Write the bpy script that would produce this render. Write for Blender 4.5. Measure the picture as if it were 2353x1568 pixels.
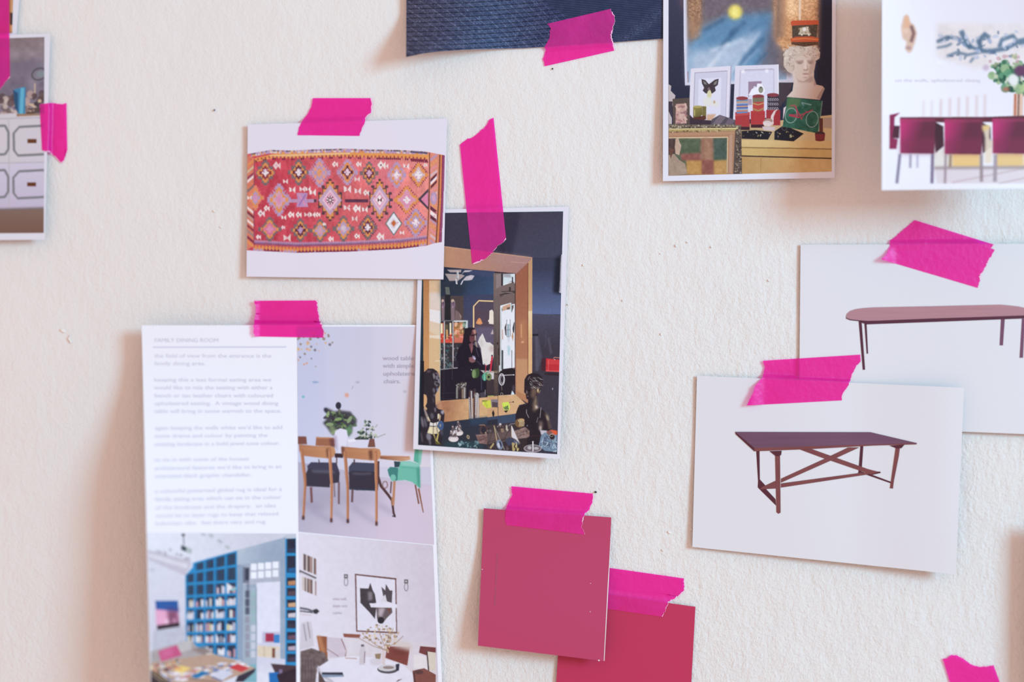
import bpy, math, random
import numpy as np
from mathutils import Vector, Matrix

for o in list(bpy.data.objects):
    bpy.data.objects.remove(o)
SC = bpy.context.scene
COL = SC.collection
W, H = 2353.0, 1568.0

# ------------------------------------------------------------------ camera
# hand-held, about a metre from the wall, turned a few degrees so the left side is nearer
YAW = math.radians(4.0)
CAM_D = 1.0
cam_data = bpy.data.cameras.new('camera')
cam_data.sensor_width = 36.0
cam_data.lens = 50.0
cam = bpy.data.objects.new('camera', cam_data)
COL.objects.link(cam)
cam.rotation_euler = (math.radians(90), 0, -YAW)
cam.location = (-math.tan(YAW) * CAM_D, -CAM_D, 1.40)
CAM_LOC = Vector(cam.location)
CAM_R = cam.rotation_euler.to_matrix()
SC.camera = cam
R_np = np.array(CAM_R)
C_np = np.array(CAM_LOC)


def at(px, py, h=0.0):
    """points of the room at height h (metres) above the plaster, for photo coordinates"""
    px = np.asarray(px, float); py = np.asarray(py, float); h = np.asarray(h, float)
    d = np.stack([(px - W / 2) / W * 36.0, -(py - H / 2) / W * 36.0, np.full(px.shape, -50.0)], -1)
    w = d @ R_np.T
    t = (-h - C_np[1]) / w[..., 1]
    return C_np + w * t[..., None]


fp = at(np.array([1430.0]), np.array([950.0]), np.array([0.003]))[0]
cam_data.dof.use_dof = True
cam_data.dof.focus_distance = float((Vector(fp) - CAM_LOC).dot(CAM_R @ Vector((0, 0, -1))))
cam_data.dof.aperture_fstop = 0.98
cam_data.clip_start = 0.01

# ------------------------------------------------------------------ light
SC.view_settings.view_transform = 'Standard'
SC.view_settings.look = 'None'
SC.view_settings.gamma = 1.0
SC.view_settings.use_curve_mapping = False
SC.view_settings.exposure = 0.03

world = bpy.data.worlds.new('room_light')
world.use_nodes = True
bg = world.node_tree.nodes['Background']
bg.inputs[0].default_value = (1.0, 0.715, 0.62, 1)     # warm light bounced around the room
bg.inputs[1].default_value = 0.97
SC.world = world


def area(name, loc, aim, sx, sy, power, col):
    l = bpy.data.lights.new(name, 'AREA')
    l.shape = 'RECTANGLE'; l.size = sx; l.size_y = sy
    l.energy = power; l.color = col
    o = bpy.data.objects.new(name, l)
    COL.objects.link(o)
    o.location = loc
    o.rotation_euler = (Vector(aim) - Vector(loc)).to_track_quat('-Z', 'Y').to_euler()
    return o


# the room's window: daylight from the right, a little above
area('window_daylight', (2.66, -2.02, 2.21), (0.05, 0.0, 1.38), 0.98, 1.15, 131.0, (0.33, 0.76, 1.0))
EK = 1.22                                             # daylight level on the wall


# ------------------------------------------------------------------ helpers
def lin(c):
    c = np.asarray(c, float) / 255.0
    return np.where(c <= 0.04045, c / 12.92, ((c + 0.055) / 1.055) ** 2.4)


def albedo(c):
    return tuple(float(v) for v in np.clip(lin(c) / EK, 0, 0.9))


def tag(o, label=None, cat=None, group=None, kind=None):
    if label: o['label'] = label
    if cat: o['category'] = cat
    if group: o['group'] = group
    if kind: o['kind'] = kind
    return o


def empty(name, loc):
    o = bpy.data.objects.new(name, None)
    o.empty_display_size = 0.02
    COL.objects.link(o)
    o.location = loc
    return o


def link_mesh(name, me, parent=None):
    o = bpy.data.objects.new(name, me)
    COL.objects.link(o)
    if parent is not None:
        o.parent = parent
        o.matrix_parent_inverse = Matrix.Translation(-Vector(parent.location))
    return o


def mesh_np(name, V, quads, mats, smooth=True, midx=None):
    me = bpy.data.meshes.new(name)
    V = np.asarray(V, np.float32); quads = np.asarray(quads, np.int32)
    n = len(quads); k = quads.shape[1]
    me.vertices.add(len(V)); me.vertices.foreach_set('co', V.ravel())
    me.loops.add(n * k); me.loops.foreach_set('vertex_index', quads.ravel())
    me.polygons.add(n)
    me.polygons.foreach_set('loop_start', np.arange(0, n * k, k, dtype=np.int32))
    me.polygons.foreach_set('loop_total', np.full(n, k, np.int32))
    for m in mats: me.materials.append(m)
    if midx is not None: me.polygons.foreach_set('material_index', np.asarray(midx, np.int32))
    me.update(calc_edges=True); me.validate()
    if smooth: me.polygons.foreach_set('use_smooth', np.ones(n, bool))
    return me


def grid_faces(nu, nv, off=0):
    i, j = np.meshgrid(np.arange(nu - 1), np.arange(nv - 1), indexing='xy')
    a = (j * nu + i).ravel()
    return np.stack([a, a + nu, a + nu + 1, a + 1], -1) + off


def quad_px(q, s, t):
    (x0, y0), (x1, y1), (x2, y2), (x3, y3) = q       # TL TR BR BL
    x = (x0 * (1 - s) + x1 * s) * (1 - t) + (x3 * (1 - s) + x2 * s) * t
    y = (y0 * (1 - s) + y1 * s) * (1 - t) + (y3 * (1 - s) + y2 * s) * t
    return x, y


def sheet_mesh(name, X, Y, hf, thick, mats, jit=None):
    """a sheet with real thickness from a grid (nv,nu) of photo coordinates"""
    nv, nu = X.shape
    hh = hf(X, Y)
    if jit is not None: hh = hh + jit
    F = at(X, Y, hh).reshape(-1, 3)
    B = F.copy(); B[:, 1] += thick
    V = np.concatenate([F, B])
    n = nu * nv
    f = grid_faces(nu, nv)
    b = grid_faces(nu, nv, n)[:, ::-1]
    ring = ([i for i in range(nu)] + [j * nu + nu - 1 for j in range(1, nv)]
            + [(nv - 1) * nu + i for i in range(nu - 2, -1, -1)] + [j * nu for j in range(nv - 2, 0, -1)])
    ring = np.array(ring); nx = np.roll(ring, -1)
    # the rim has its own vertices, so the flat faces keep their own shading
    m = len(ring)
    V = np.concatenate([V, F[ring], B[ring]])
    a = 2 * n + np.arange(m); a2 = np.roll(a, -1)
    s = np.stack([a, a2, a2 + m, a + m], -1)
    Q = np.concatenate([f, b, s])
    mi = np.zeros(len(Q), int); mi[len(f) + len(b):] = len(mats) - 1
    me = mesh_np(name, V, Q, mats, True, mi)
    # crisp rim
    sm = np.ones(len(Q), bool); sm[len(f) + len(b):] = False
    me.polygons.foreach_set('use_smooth', sm)
    return me


def paper(parent, q, hf, mats, thick=0.00028, n=48, name='paper'):
    s, t = np.meshgrid(np.linspace(0, 1, n), np.linspace(0, 1, n), indexing='xy')
    X, Y = quad_px(q, s, t)
    return link_mesh(name, sheet_mesh(name, X, Y, hf, thick, mats), parent)


def shader_nodes(name):
    m = bpy.data.materials.new(name); m.use_nodes = True
    nt = m.node_tree
    return m, nt, nt.nodes['Principled BSDF']


def paper_mat(name, rgb, rough=0.6, grain=0.015, spec=0.3):
    m, nt, p = shader_nodes(name)
    tc = nt.nodes.new('ShaderNodeTexCoord')
    nz = nt.nodes.new('ShaderNodeTexNoise'); nz.inputs['Scale'].default_value = 900; nz.inputs['Detail'].default_value = 3
    nt.links.new(tc.outputs['Object'], nz.inputs['Vector'])
    cr = nt.nodes.new('ShaderNodeMix'); cr.data_type = 'RGBA'
    a = albedo(rgb)
    cr.inputs[6].default_value = tuple(v * (1 - grain) for v in a) + (1,)
    cr.inputs[7].default_value = tuple(min(1, v * (1 + grain)) for v in a) + (1,)
    nt.links.new(nz.outputs['Fac'], cr.inputs[0])
    nt.links.new(cr.outputs[2], p.inputs['Base Color'])
    bp = nt.nodes.new('ShaderNodeBump'); bp.inputs['Strength'].default_value = 0.05; bp.inputs['Distance'].default_value = 0.0002
    nt.links.new(nz.outputs['Fac'], bp.inputs['Height']); nt.links.new(bp.outputs['Normal'], p.inputs['Normal'])
    p.inputs['Roughness'].default_value = rough
    p.inputs['Specular IOR Level'].default_value = spec
    return m


def ink_mat(name, rough=0.45, spec=0.1):
    """printed ink: its colours are the picture that is printed on the sheet"""
    m, nt, p = shader_nodes(name)
    at_ = nt.nodes.new('ShaderNodeAttribute'); at_.attribute_name = 'ink'
    nt.links.new(at_.outputs['Color'], p.inputs['Base Color'])
    tc = nt.nodes.new('ShaderNodeTexCoord')
    nz = nt.nodes.new('ShaderNodeTexNoise'); nz.inputs['Scale'].default_value = 1400
    nt.links.new(tc.outputs['Object'], nz.inputs['Vector'])
    bp = nt.nodes.new('ShaderNodeBump'); bp.inputs['Strength'].default_value = 0.04; bp.inputs['Distance'].default_value = 0.0001
    nt.links.new(nz.outputs['Fac'], bp.inputs['Height']); nt.links.new(bp.outputs['Normal'], p.inputs['Normal'])
    p.inputs['Roughness'].default_value = rough
    p.inputs['Specular IOR Level'].default_value = spec
    return m


# ------------------------------------------------------------------ drawing of the printed pictures
def vnoise(h, w, cell, seed, octaves=3):
    rng = np.random.RandomState(seed)
    out = np.zeros((h, w)); amp = 1.0; tot = 0
    for _ in range(octaves):
        gh, gw = int(h / cell) + 3, int(w / cell) + 3
        g = rng.rand(gh, gw)
        yy = np.arange(h) / cell; xx = np.arange(w) / cell
        yi = yy.astype(int); xi = xx.astype(int)
        fy = (yy - yi)[:, None]; fx = (xx - xi)[None]
        fy = fy * fy * (3 - 2 * fy); fx = fx * fx * (3 - 2 * fx)
        a = g[yi][:, xi]; b = g[yi][:, xi + 1]; c = g[yi + 1][:, xi]; d = g[yi + 1][:, xi + 1]
        out += amp * ((a * (1 - fx) + b * fx) * (1 - fy) + (c * (1 - fx) + d * fx) * fy)
        tot += amp; amp *= 0.5; cell = max(1.01, cell / 2)
    return out / tot


def box(a, r):
    r = int(round(r))
    if r < 1: return a
    for ax in (0, 1):
        pad = [(0, 0)] * a.ndim; pad[ax] = (r + 1, r)
        c = np.cumsum(np.pad(a, pad, mode='edge'), axis=ax)
        n = a.shape[ax]
        sl1 = [slice(None)] * a.ndim; sl2 = [slice(None)] * a.ndim
        sl1[ax] = slice(2 * r + 1, 2 * r + 1 + n); sl2[ax] = slice(0, n)
        a = (c[tuple(sl1)] - c[tuple(sl2)]) / (2 * r + 1)
    return a


class Pic:
    """a small picture drawn in photo coordinates; k samples per photo pixel"""
    def __init__(s, x0, y0, x1, y1, base, k=1.5):
        s.x0, s.y0, s.k = x0, y0, k
        s.w = int((x1 - x0) * k) + 2; s.h = int((y1 - y0) * k) + 2
        s.a = np.zeros((s.h, s.w, 3)) + np.array(base, float)
        s.T(0, 0, 1)

    def T(s, ox, oy, sc):                             # drawing coordinates: magnified crop
        s.ox, s.oy, s.sc = ox, oy, sc
        return s

    def px(s, pts):
        p = np.asarray(pts, float)
        return np.stack([(p[..., 0] / s.sc + s.ox - s.x0) * s.k, (p[..., 1] / s.sc + s.oy - s.y0) * s.k], -1)

    def mask(s, pts, blur=0):
        p = s.px(pts)
        b = int(blur * 3 + 2)
        xa = max(0, int(p[:, 0].min()) - b); xb = min(s.w, int(p[:, 0].max()) + b + 2)
        ya = max(0, int(p[:, 1].min()) - b); yb = min(s.h, int(p[:, 1].max()) + b + 2)
        if xa >= xb or ya >= yb: return None
        m = np.zeros((yb - ya, xb - xa))
        for sy in (0.17, 0.5, 0.83):
            for sx in (0.17, 0.5, 0.83):
                X, Y = np.meshgrid(np.arange(xa, xb) + sx, np.arange(ya, yb) + sy)
                ins = np.zeros(X.shape, bool)
                q = np.roll(p, -1, 0)
                for (ax, ay), (bx, by) in zip(p, q):
                    if ay == by: continue
                    c = (ay > Y) != (by > Y)
                    ins ^= c & (X < (bx - ax) * (Y - ay) / (by - ay) + ax)
                m += ins
        m /= 9.0
        if blur:
            m = box(box(m, blur * .6), blur * .6)
        return m, slice(ya, yb), slice(xa, xb)

    def put(s, r, col, al=1.0):
        if r is None: return
        m, ys, xs = r
        m = (m * al)[..., None]
        s.a[ys, xs] = s.a[ys, xs] * (1 - m) + np.array(col, float) * m

    def P(s, pts, col, al=1.0, blur=0):
        s.put(s.mask(pts, blur), col, al)
        return s

    def R(s, x0, y0, x1, y1, col, al=1.0, blur=0):
        return s.P([(x0, y0), (x1, y0), (x1, y1), (x0, y1)], col, al, blur)

    def E(s, cx, cy, rx, ry, col, al=1.0, blur=0, rot=0, a0=0, a1=360):
        t = np.radians(np.linspace(a0, a1, 28, endpoint=(a1 - a0) < 360)); c, d = math.cos(math.radians(rot)), math.sin(math.radians(rot))
        x = rx * np.cos(t); y = ry * np.sin(t)
        return s.P(np.stack([cx + x * c - y * d, cy + x * d + y * c], -1), col, al, blur)

    def L(s, pts, w, col, al=1.0, blur=0, w1=None):
        pts = np.asarray(pts, float); n = len(pts)
        w1 = w if w1 is None else w1
        d = np.gradient(pts, axis=0) if n > 1 else pts
        ln = np.hypot(d[:, 0], d[:, 1])[:, None] + 1e-9
        nrm = np.stack([-d[:, 1], d[:, 0]], -1) / ln
        ww = np.linspace(w, w1, n)[:, None] / 2
        return s.P(np.concatenate([pts + nrm * ww, (pts - nrm * ww)[::-1]]), col, al, blur)

    def ring(s, cx, cy, rx, ry, w, col, al=1.0, rot=0, a0=0, a1=360):
        t = np.radians(np.linspace(a0, a1, 30)); c, d = math.cos(math.radians(rot)), math.sin(math.radians(rot))
        x = rx * np.cos(t); y = ry * np.sin(t)
        return s.L(np.stack([cx + x * c - y * d, cy + x * d + y * c], -1), w, col, al)

    def G(s, pts, c0, c1, p0, p1, al=1.0, blur=0):    # the thing's colour runs from c0 at p0 to c1 at p1
        r = s.mask(pts, blur)
        if r is None: return s
        m, ys, xs = r
        a, b = s.px([p0, p1])
        X, Y = np.meshgrid(np.arange(xs.start, xs.stop), np.arange(ys.start, ys.stop))
        v = b - a
        t = np.clip(((X - a[0]) * v[0] + (Y - a[1]) * v[1]) / (v @ v), 0, 1)[..., None]
        s.put(r, np.array(c0, float) * (1 - t) + np.array(c1, float) * t, al)
        return s

    def N(s, pts, amt, cell, seed=1, octaves=3, tint=(1, 1, 1), sx=1, sy=1, blur=2):   # mottling
        r = s.mask(pts, blur)
        if r is None: return s
        m, ys, xs = r
        h, w = m.shape
        n = vnoise(int(h / sy) + 2, int(w / sx) + 2, cell * s.k / s.sc, seed, octaves)
        iy = np.minimum((np.arange(h) / sy).astype(int), n.shape[0] - 1); ix = np.minimum((np.arange(w) / sx).astype(int), n.shape[1] - 1)
        n = n[iy][:, ix]
        s.a[ys, xs] += ((n - 0.5) * 2 * amt * m)[..., None] * np.array(tint, float)
        return s

    def S(s, pts, n, size, cols, seed=1, al=1.0, asp=1.0, jit=0.5):      # scatter of little dabs inside an outline
        rng = random.Random(seed)
        p = np.asarray(pts, float)
        q = np.roll(p, -1, 0); k = 0; tries = 0
        while k < n and tries < n * 20:
            tries += 1
            x = rng.uniform(p[:, 0].min(), p[:, 0].max()); y = rng.uniform(p[:, 1].min(), p[:, 1].max())
            ins = False
            for (ax, ay), (bx, by) in zip(p, q):
                if (ay > y) != (by > y) and x < (bx - ax) * (y - ay) / (by - ay) + ax: ins = not ins
            if not ins: continue
            k += 1
            r = size * rng.uniform(1 - jit, 1 + jit)
            s.E(x, y, r, r * asp, rng.choice(cols), al, 0, rng.uniform(0, 180))
        return s

    def soft(s, pts, r):                              # brushwork: melt the shapes inside an outline together
        m, ys, xs = s.mask(pts, 3)
        b = s.a[ys, xs]
        s.a[ys, xs] = b * (1 - m[..., None]) + box(box(b, r * s.k), r * s.k) * m[..., None]
        return s

    def sample(s, X, Y):
        u = np.clip((X - s.x0) * s.k - .5, 0, s.w - 1.001); v = np.clip((Y - s.y0) * s.k - .5, 0, s.h - 1.001)
        i = u.astype(int); j = v.astype(int); fu = (u - i)[..., None]; fv = (v - j)[..., None]
        A = s.a
        return (A[j, i] * (1 - fu) + A[j, i + 1] * fu) * (1 - fv) + (A[j + 1, i] * (1 - fu) + A[j + 1, i + 1] * fu) * fv


def faded(c, k=0.13):
    """the inks of these cheap prints are a little greyer than full colour"""
    g = (c @ np.array([.3, .59, .11]))[:, None]
    return np.clip((c * (1 - k) + g * k) * 0.975 + 5, 0, 255)


def printed(parent, name, q, hf, pic, mat, step=1.0, lift=0.00009, keep=None):
    """the picture as a thin printed layer on the front of its sheet"""
    wpx = max(abs(q[1][0] - q[0][0]), abs(q[2][0] - q[3][0])); hpx = max(abs(q[3][1] - q[0][1]), abs(q[2][1] - q[1][1]))
    nu, nv = int(wpx / step) + 2, int(hpx / step) + 2
    s, t = np.meshgrid(np.linspace(0, 1, nu), np.linspace(0, 1, nv), indexing='xy')
    X, Y = quad_px(q, s, t)
    V = at(X, Y, hf(X, Y) + lift).reshape(-1, 3)
    gf = grid_faces(nu, nv)
    if keep is not None:
        k = keep(X, Y).ravel()
        gf = gf[k[gf].all(1)]
    me = mesh_np(name, V, gf, [mat])
    c = faded(np.clip(pic.sample(X, Y), 0, 255).reshape(-1, 3))
    c = np.clip(lin(c) / EK, 0, 0.9)
    ca = me.color_attributes.new('ink', 'FLOAT_COLOR', 'POINT')
    ca.data.foreach_set('color', np.concatenate([c, np.ones((len(c), 1))], 1).astype(np.float32).ravel())
    return link_mesh(name, me, parent)


def sstep(a, b, x):
    t = np.clip((np.asarray(x, float) - a) / (b - a), 0, 1)
    return t * t * (3 - 2 * t)


def T_(pts, ox, oy, sc):
    return [(x / sc + ox, y / sc + oy) for x, y in pts]


def flat_poly(parent, name, polys, hf, mat, lift=0.0001, cell=9.0):
    """printed shapes on a sheet: outlines in photo coordinates, cut finely enough to follow the sheet's curl"""
    import bmesh
    bm = bmesh.new()
    for pts in polys:
        bm.faces.new([bm.verts.new((x, -y, 0)) for x, y in pts])
    bmesh.ops.triangulate(bm, faces=bm.faces[:])
    for _ in range(7):
        es = [e for e in bm.edges if e.calc_length() > cell]
        if not es: break
        bmesh.ops.subdivide_edges(bm, edges=es, cuts=1)
        bmesh.ops.triangulate(bm, faces=bm.faces[:])
    bmesh.ops.recalc_face_normals(bm, faces=bm.faces[:])
    X = np.array([v.co.x for v in bm.verts]); Y = -np.array([v.co.y for v in bm.verts])
    P = at(X, Y, hf(X, Y) + lift)
    for v, c in zip(bm.verts, P): v.co = Vector(c)
    bm.normal_update()
    for f in bm.faces:
        if f.normal.y > 0: f.normal_flip()
        f.smooth = True
    me = bpy.data.meshes.new(name); bm.to_mesh(me); bm.free(); me.materials.append(mat); me.update()
    return link_mesh(name, me, parent)


def text_block(parent, name, lines, hf, mat, em, slope=None, lift=0.00012, vert=False):
    """lines: (text, x0, baseline, x1) in photo coordinates"""
    V = []; F = []
    for (txt, x0, yb, x1) in lines:
        cu = bpy.data.curves.new('tmp', 'FONT'); cu.body = txt; cu.resolution_u = 3
        ob = bpy.data.objects.new('tmp', cu); COL.objects.link(ob)
        bpy.context.view_layer.update()
        dg = bpy.context.evaluated_depsgraph_get()
        me = bpy.data.meshes.new_from_object(ob.evaluated_get(dg))
        v = np.array([tuple(a.co) for a in me.vertices]).reshape(-1, 3)
        fs = [tuple(p.vertices) for p in me.polygons]
        bpy.data.objects.remove(ob); bpy.data.curves.remove(cu); bpy.data.meshes.remove(me)
        if not len(v): continue
        sx = (x1 - x0) / v[:, 0].max()
        X = x0 + v[:, 0] * sx; Y = yb - v[:, 1] * em
        if vert: X, Y = x0 + v[:, 1] * em, yb - v[:, 0] * sx
        if slope is not None: Y = Y + slope(X, yb)
        b = len(V)
        V += [tuple(a) for a in at(X, Y, hf(X, Y) + lift)]
        F += [tuple(i + b for i in f) for f in fs]
    me = bpy.data.meshes.new(name); me.from_pydata(V, [], F); me.materials.append(mat); me.update()
    return link_mesh(name, me, parent)

# ------------------------------------------------------------------ the plastered wall
def wall_material():
    m, nt, p = shader_nodes('painted_rough_plaster')
    N = nt.nodes; L = nt.links
    tc = N.new('ShaderNodeTexCoord')
    mp = N.new('ShaderNodeMapping'); mp.inputs['Rotation'].default_value = (0, math.radians(52), 0); mp.inputs['Scale'].default_value = (1, 1, 0.5)
    L.new(tc.outputs['Object'], mp.inputs['Vector'])

    def noise(scale, detail, rough, src, dist=0.0):
        n = N.new('ShaderNodeTexNoise'); n.inputs['Scale'].default_value = scale; n.inputs['Detail'].default_value = detail
        n.inputs['Roughness'].default_value = rough; n.inputs['Distortion'].default_value = dist
        L.new(src, n.inputs['Vector']); return n.outputs['Fac']

    def mth(op, a, b):
        n = N.new('ShaderNodeMath'); n.operation = op
        for i, v in enumerate((a, b)):
            if isinstance(v, (int, float)): n.inputs[i].default_value = v
            else: L.new(v, n.inputs[i])
        return n.outputs[0]
    big = noise(26, 2, .5, tc.outputs['Object'])
    mid = noise(150, 4, .6, mp.outputs['Vector'], .3)
    fine = noise(400, 4, .65, tc.outputs['Object'], .4)
    grain = noise(1300, 3, .6, tc.outputs['Object'])
    h = mth('ADD', mth('MULTIPLY', big, .8), mth('MULTIPLY', mid, .62))
    h = mth('ADD', h, mth('MULTIPLY', fine, .42))
    h = mth('ADD', h, mth('MULTIPLY', grain, .16))
    bp = N.new('ShaderNodeBump'); bp.inputs['Strength'].default_value = 0.8; bp.inputs['Distance'].default_value = 0.0021
    # the render coat is rougher towards the lower right and smoother at the upper left
    sx = N.new('ShaderNodeSeparateXYZ'); L.new(tc.outputs['Object'], sx.inputs[0])
    g = mth('ADD', mth('MULTIPLY', sx.outputs['X'], 1.3), mth('MULTIPLY', mth('SUBTRACT', 1.40, sx.outputs['Z']), 1.3))
    g = mth('ADD', g, mth('MULTIPLY', noise(9, 2, .5, tc.outputs['Object']), .6))
    mr = N.new('ShaderNodeMapRange'); mr.inputs[1].default_value = -0.2; mr.inputs[2].default_value = 0.85
    mr.inputs[3].default_value = 0.38; mr.inputs[4].default_value = 1.0
    L.new(g, mr.inputs[0]); L.new(mr.outputs[0], bp.inputs['Strength'])
    L.new(h, bp.inputs['Height']); L.new(bp.outputs['Normal'], p.inputs['Normal'])
    mx = N.new('ShaderNodeMix'); mx.data_type = 'RGBA'
    a = np.array(albedo((231, 227, 224)))
    mx.inputs[6].default_value = tuple(a * np.array([0.985, 0.985, 1.0])) + (1,)
    mx.inputs[7].default_value = tuple(a * np.array([1.015, 1.0, 0.985])) + (1,)
    L.new(noise(60, 3, .6, tc.outputs['Object']), mx.inputs[0])
    L.new(mx.outputs[2], p.inputs['Base Color'])
    p.inputs['Roughness'].default_value = 0.85
    p.inputs['Specular IOR Level'].default_value = 0.15
    return m


def build_wall():
    # a real relief: a height field of trowel marks, pressed 0.1 to 1 mm into the slab's face
    nx, nz = 760, 520
    x = np.linspace(-0.75, 0.95, nx); z = np.linspace(0.85, 1.95, nz)
    X, Z = np.meshgrid(x, z, indexing='xy')
    n1 = vnoise(nz, nx, 26, 11, 2); n2 = vnoise(nz, nx, 9, 12, 2)
    ridge = 1 - np.abs(vnoise(nz, nx, 14, 13, 2) - .5) * 4
    D = 0.0008 * (1 - n1) + 0.00022 * (1 - n2) + 0.00012 * np.clip(ridge, 0, 1)
    e = np.minimum.reduce([X - x[0], x[-1] - X, Z - z[0], z[-1] - Z])
    D *= sstep(0, .03, e)
    V = np.stack([X, D, Z], -1).reshape(-1, 3)
    me = mesh_np('wall_back', V, grid_faces(nx, nz)[:, ::-1], [wall_material()])
    # thick body behind the face
    import bmesh
    bm = bmesh.new(); bm.from_mesh(me)
    r = 0.12
    b = [bm.verts.new(c) for c in ((x[0], r, z[0]), (x[-1], r, z[0]), (x[-1], r, z[-1]), (x[0], r, z[-1]))]
    bm.verts.ensure_lookup_table()
    c = [bm.verts[0], bm.verts[nx - 1], bm.verts[nx * nz - 1], bm.verts[nx * (nz - 1)]]
    bm.faces.new(b[::-1])
    rows = [[bm.verts[i] for i in range(nx)], [bm.verts[j * nx + nx - 1] for j in range(nz)],
            [bm.verts[(nz - 1) * nx + i] for i in range(nx - 1, -1, -1)], [bm.verts[j * nx] for j in range(nz - 1, -1, -1)]]
    for k in range(4):
        f = bm.faces.new(rows[k][::-1] + [b[k], b[(k + 1) % 4]])
    bm.to_mesh(me); bm.free()
    o = link_mesh('wall_back', me)
    tag(o, kind='structure')
    return o


wall = build_wall()


def chip_mesh(name, cx, cy, r, seed, mat, h=0.0006, asp=1.0, rot=0.0):
    rng = random.Random(seed); n = 7
    import bmesh
    bm = bmesh.new()
    ang = [i / n * 2 * math.pi for i in range(n)]
    ca, sa = math.cos(math.radians(rot)), math.sin(math.radians(rot))
    out = []
    for a in ang:
        q = r * rng.uniform(.6, 1.2); ux, uy = q * math.cos(a), q * math.sin(a) * asp
        out.append((cx + ux * ca - uy * sa, cy + ux * sa + uy * ca))
    P0 = at(np.array([p[0] for p in out]), np.array([p[1] for p in out]), np.full(n, -0.0006))
    P1 = at(np.array([cx + (p[0] - cx) * .8 for p in out]), np.array([cy + (p[1] - cy) * .8 for p in out]),
            np.array([h * rng.uniform(.3, 1) for _ in out]))
    a = [bm.verts.new(v) for v in P0]; b = [bm.verts.new(v) for v in P1]
    bm.faces.new(b)
    for i in range(n): bm.faces.new((a[i], a[(i + 1) % n], b[(i + 1) % n], b[i]))
    bmesh.ops.recalc_face_normals(bm, faces=bm.faces)
    me = bpy.data.meshes.new(name); bm.to_mesh(me); bm.free(); me.materials.append(mat)
    return me


chip_mat = paper_mat('plaster_flake', (236, 231, 226), .8)
nail_mat = paper_mat('dark_nail', (30, 34, 34), .4, spec=.5)
rnd = random.Random(4)
for i, (cx, cy, r) in enumerate(((1538, 1224, 6), (1523, 1265, 4), (1553, 565, 3.5), (1580, 557, 3), (1518, 583, 3), (1767, 645, 3.5),
                                 (1519, 768, 3.5), (1634, 568, 3), (1431, 691, 3), (1305, 700, 3), (1340, 610, 3), (1590, 1217, 4),
                                 (492, 485, 5), (508, 522, 5), (145, 760, 9), (160, 780, 9))):
    link_mesh('plaster_flake', chip_mesh('plaster_flake', cx, cy, r, i, chip_mat, 0.0003, .5, rnd.uniform(20, 80)), wall)
tag(link_mesh('nail', chip_mesh('nail', 1369, 1131, 3.4, 3, nail_mat, 0.0010)),
    'tiny dark nail head in the plaster right of the front swatch tape', 'nail')
tag(link_mesh('nail', chip_mesh('nail', 1270, 158, 2.0, 5, nail_mat, 0.0008)),
    'tiny dark speck in the plaster just below the tape on the navy paper', 'nail')
tag(link_mesh('nail', chip_mesh('nail', 493, 253, 2.6, 7, paper_mat('blue_grey_pin', (90, 110, 140)), 0.0010)),
    'tiny blue-grey speck in the wall left of the rug picture', 'nail')

# ------------------------------------------------------------------ tape
def tape_material():
    m = bpy.data.materials.new('translucent_pink_tape'); m.use_nodes = True
    nt = m.node_tree; N = nt.nodes; L = nt.links
    N.remove(N['Principled BSDF'])
    out = N['Material Output']
    tc = N.new('ShaderNodeTexCoord')
    nz = N.new('ShaderNodeTexNoise'); nz.inputs['Scale'].default_value = 260; nz.inputs['Detail'].default_value = 3
    n2 = N.new('ShaderNodeTexNoise'); n2.inputs['Scale'].default_value = 55; n2.inputs['Detail'].default_value = 2
    for n in (nz, n2): L.new(tc.outputs['Object'], n.inputs['Vector'])
    df = N.new('ShaderNodeBsdfDiffuse'); df.inputs['Color'].default_value = (0.93, 0.040, 0.50, 1)
    tl = N.new('ShaderNodeBsdfTranslucent'); tl.inputs['Color'].default_value = (0.95, 0.04, 0.55, 1)
    tr = N.new('ShaderNodeBsdfTransparent'); tr.inputs['Color'].default_value = (1.0, 0.09, 0.76, 1)
    gl = N.new('ShaderNodeBsdfGlossy'); gl.inputs['Roughness'].default_value = 0.45; gl.inputs['Color'].default_value = (.9, .9, 1, 1)
    bp = N.new('ShaderNodeBump'); bp.inputs['Strength'].default_value = 0.5; bp.inputs['Distance'].default_value = 0.0008
    L.new(nz.outputs['Fac'], bp.inputs['Height'])
    for s in (df, tl, gl): L.new(bp.outputs['Normal'], s.inputs['Normal'])
    m1 = N.new('ShaderNodeMixShader'); m1.inputs[0].default_value = 0.22
    L.new(df.outputs[0], m1.inputs[1]); L.new(tl.outputs[0], m1.inputs[2])
    mr = N.new('ShaderNodeMapRange'); mr.inputs[3].default_value = 0.58; mr.inputs[4].default_value = 0.80
    L.new(n2.outputs['Fac'], mr.inputs[0])
    m2 = N.new('ShaderNodeMixShader'); L.new(mr.outputs[0], m2.inputs[0])
    L.new(m1.outputs[0], m2.inputs[1]); L.new(tr.outputs[0], m2.inputs[2])
    m3 = N.new('ShaderNodeMixShader'); m3.inputs[0].default_value = 0.025
    L.new(m2.outputs[0], m3.inputs[1]); L.new(gl.outputs[0], m3.inputs[2])
    L.new(m3.outputs[0], out.inputs['Surface'])
    return m


TAPE = tape_material()
TORN = paper_mat('torn_tape_fibre', (246, 190, 222), .8)


def polyline(pts, n, seed, jit):
    p = np.array(pts, float)
    d = np.r_[0, np.cumsum(np.hypot(*np.diff(p, axis=0).T))]
    t = np.linspace(0, d[-1], n)
    q = np.stack([np.interp(t, d, p[:, 0]), np.interp(t, d, p[:, 1])], -1)
    rng = np.random.RandomState(seed)
    j = rng.uniform(-1, 1, (n, 2)) * jit; j[0] = 0; j[-1] = 0
    return q + j


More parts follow.
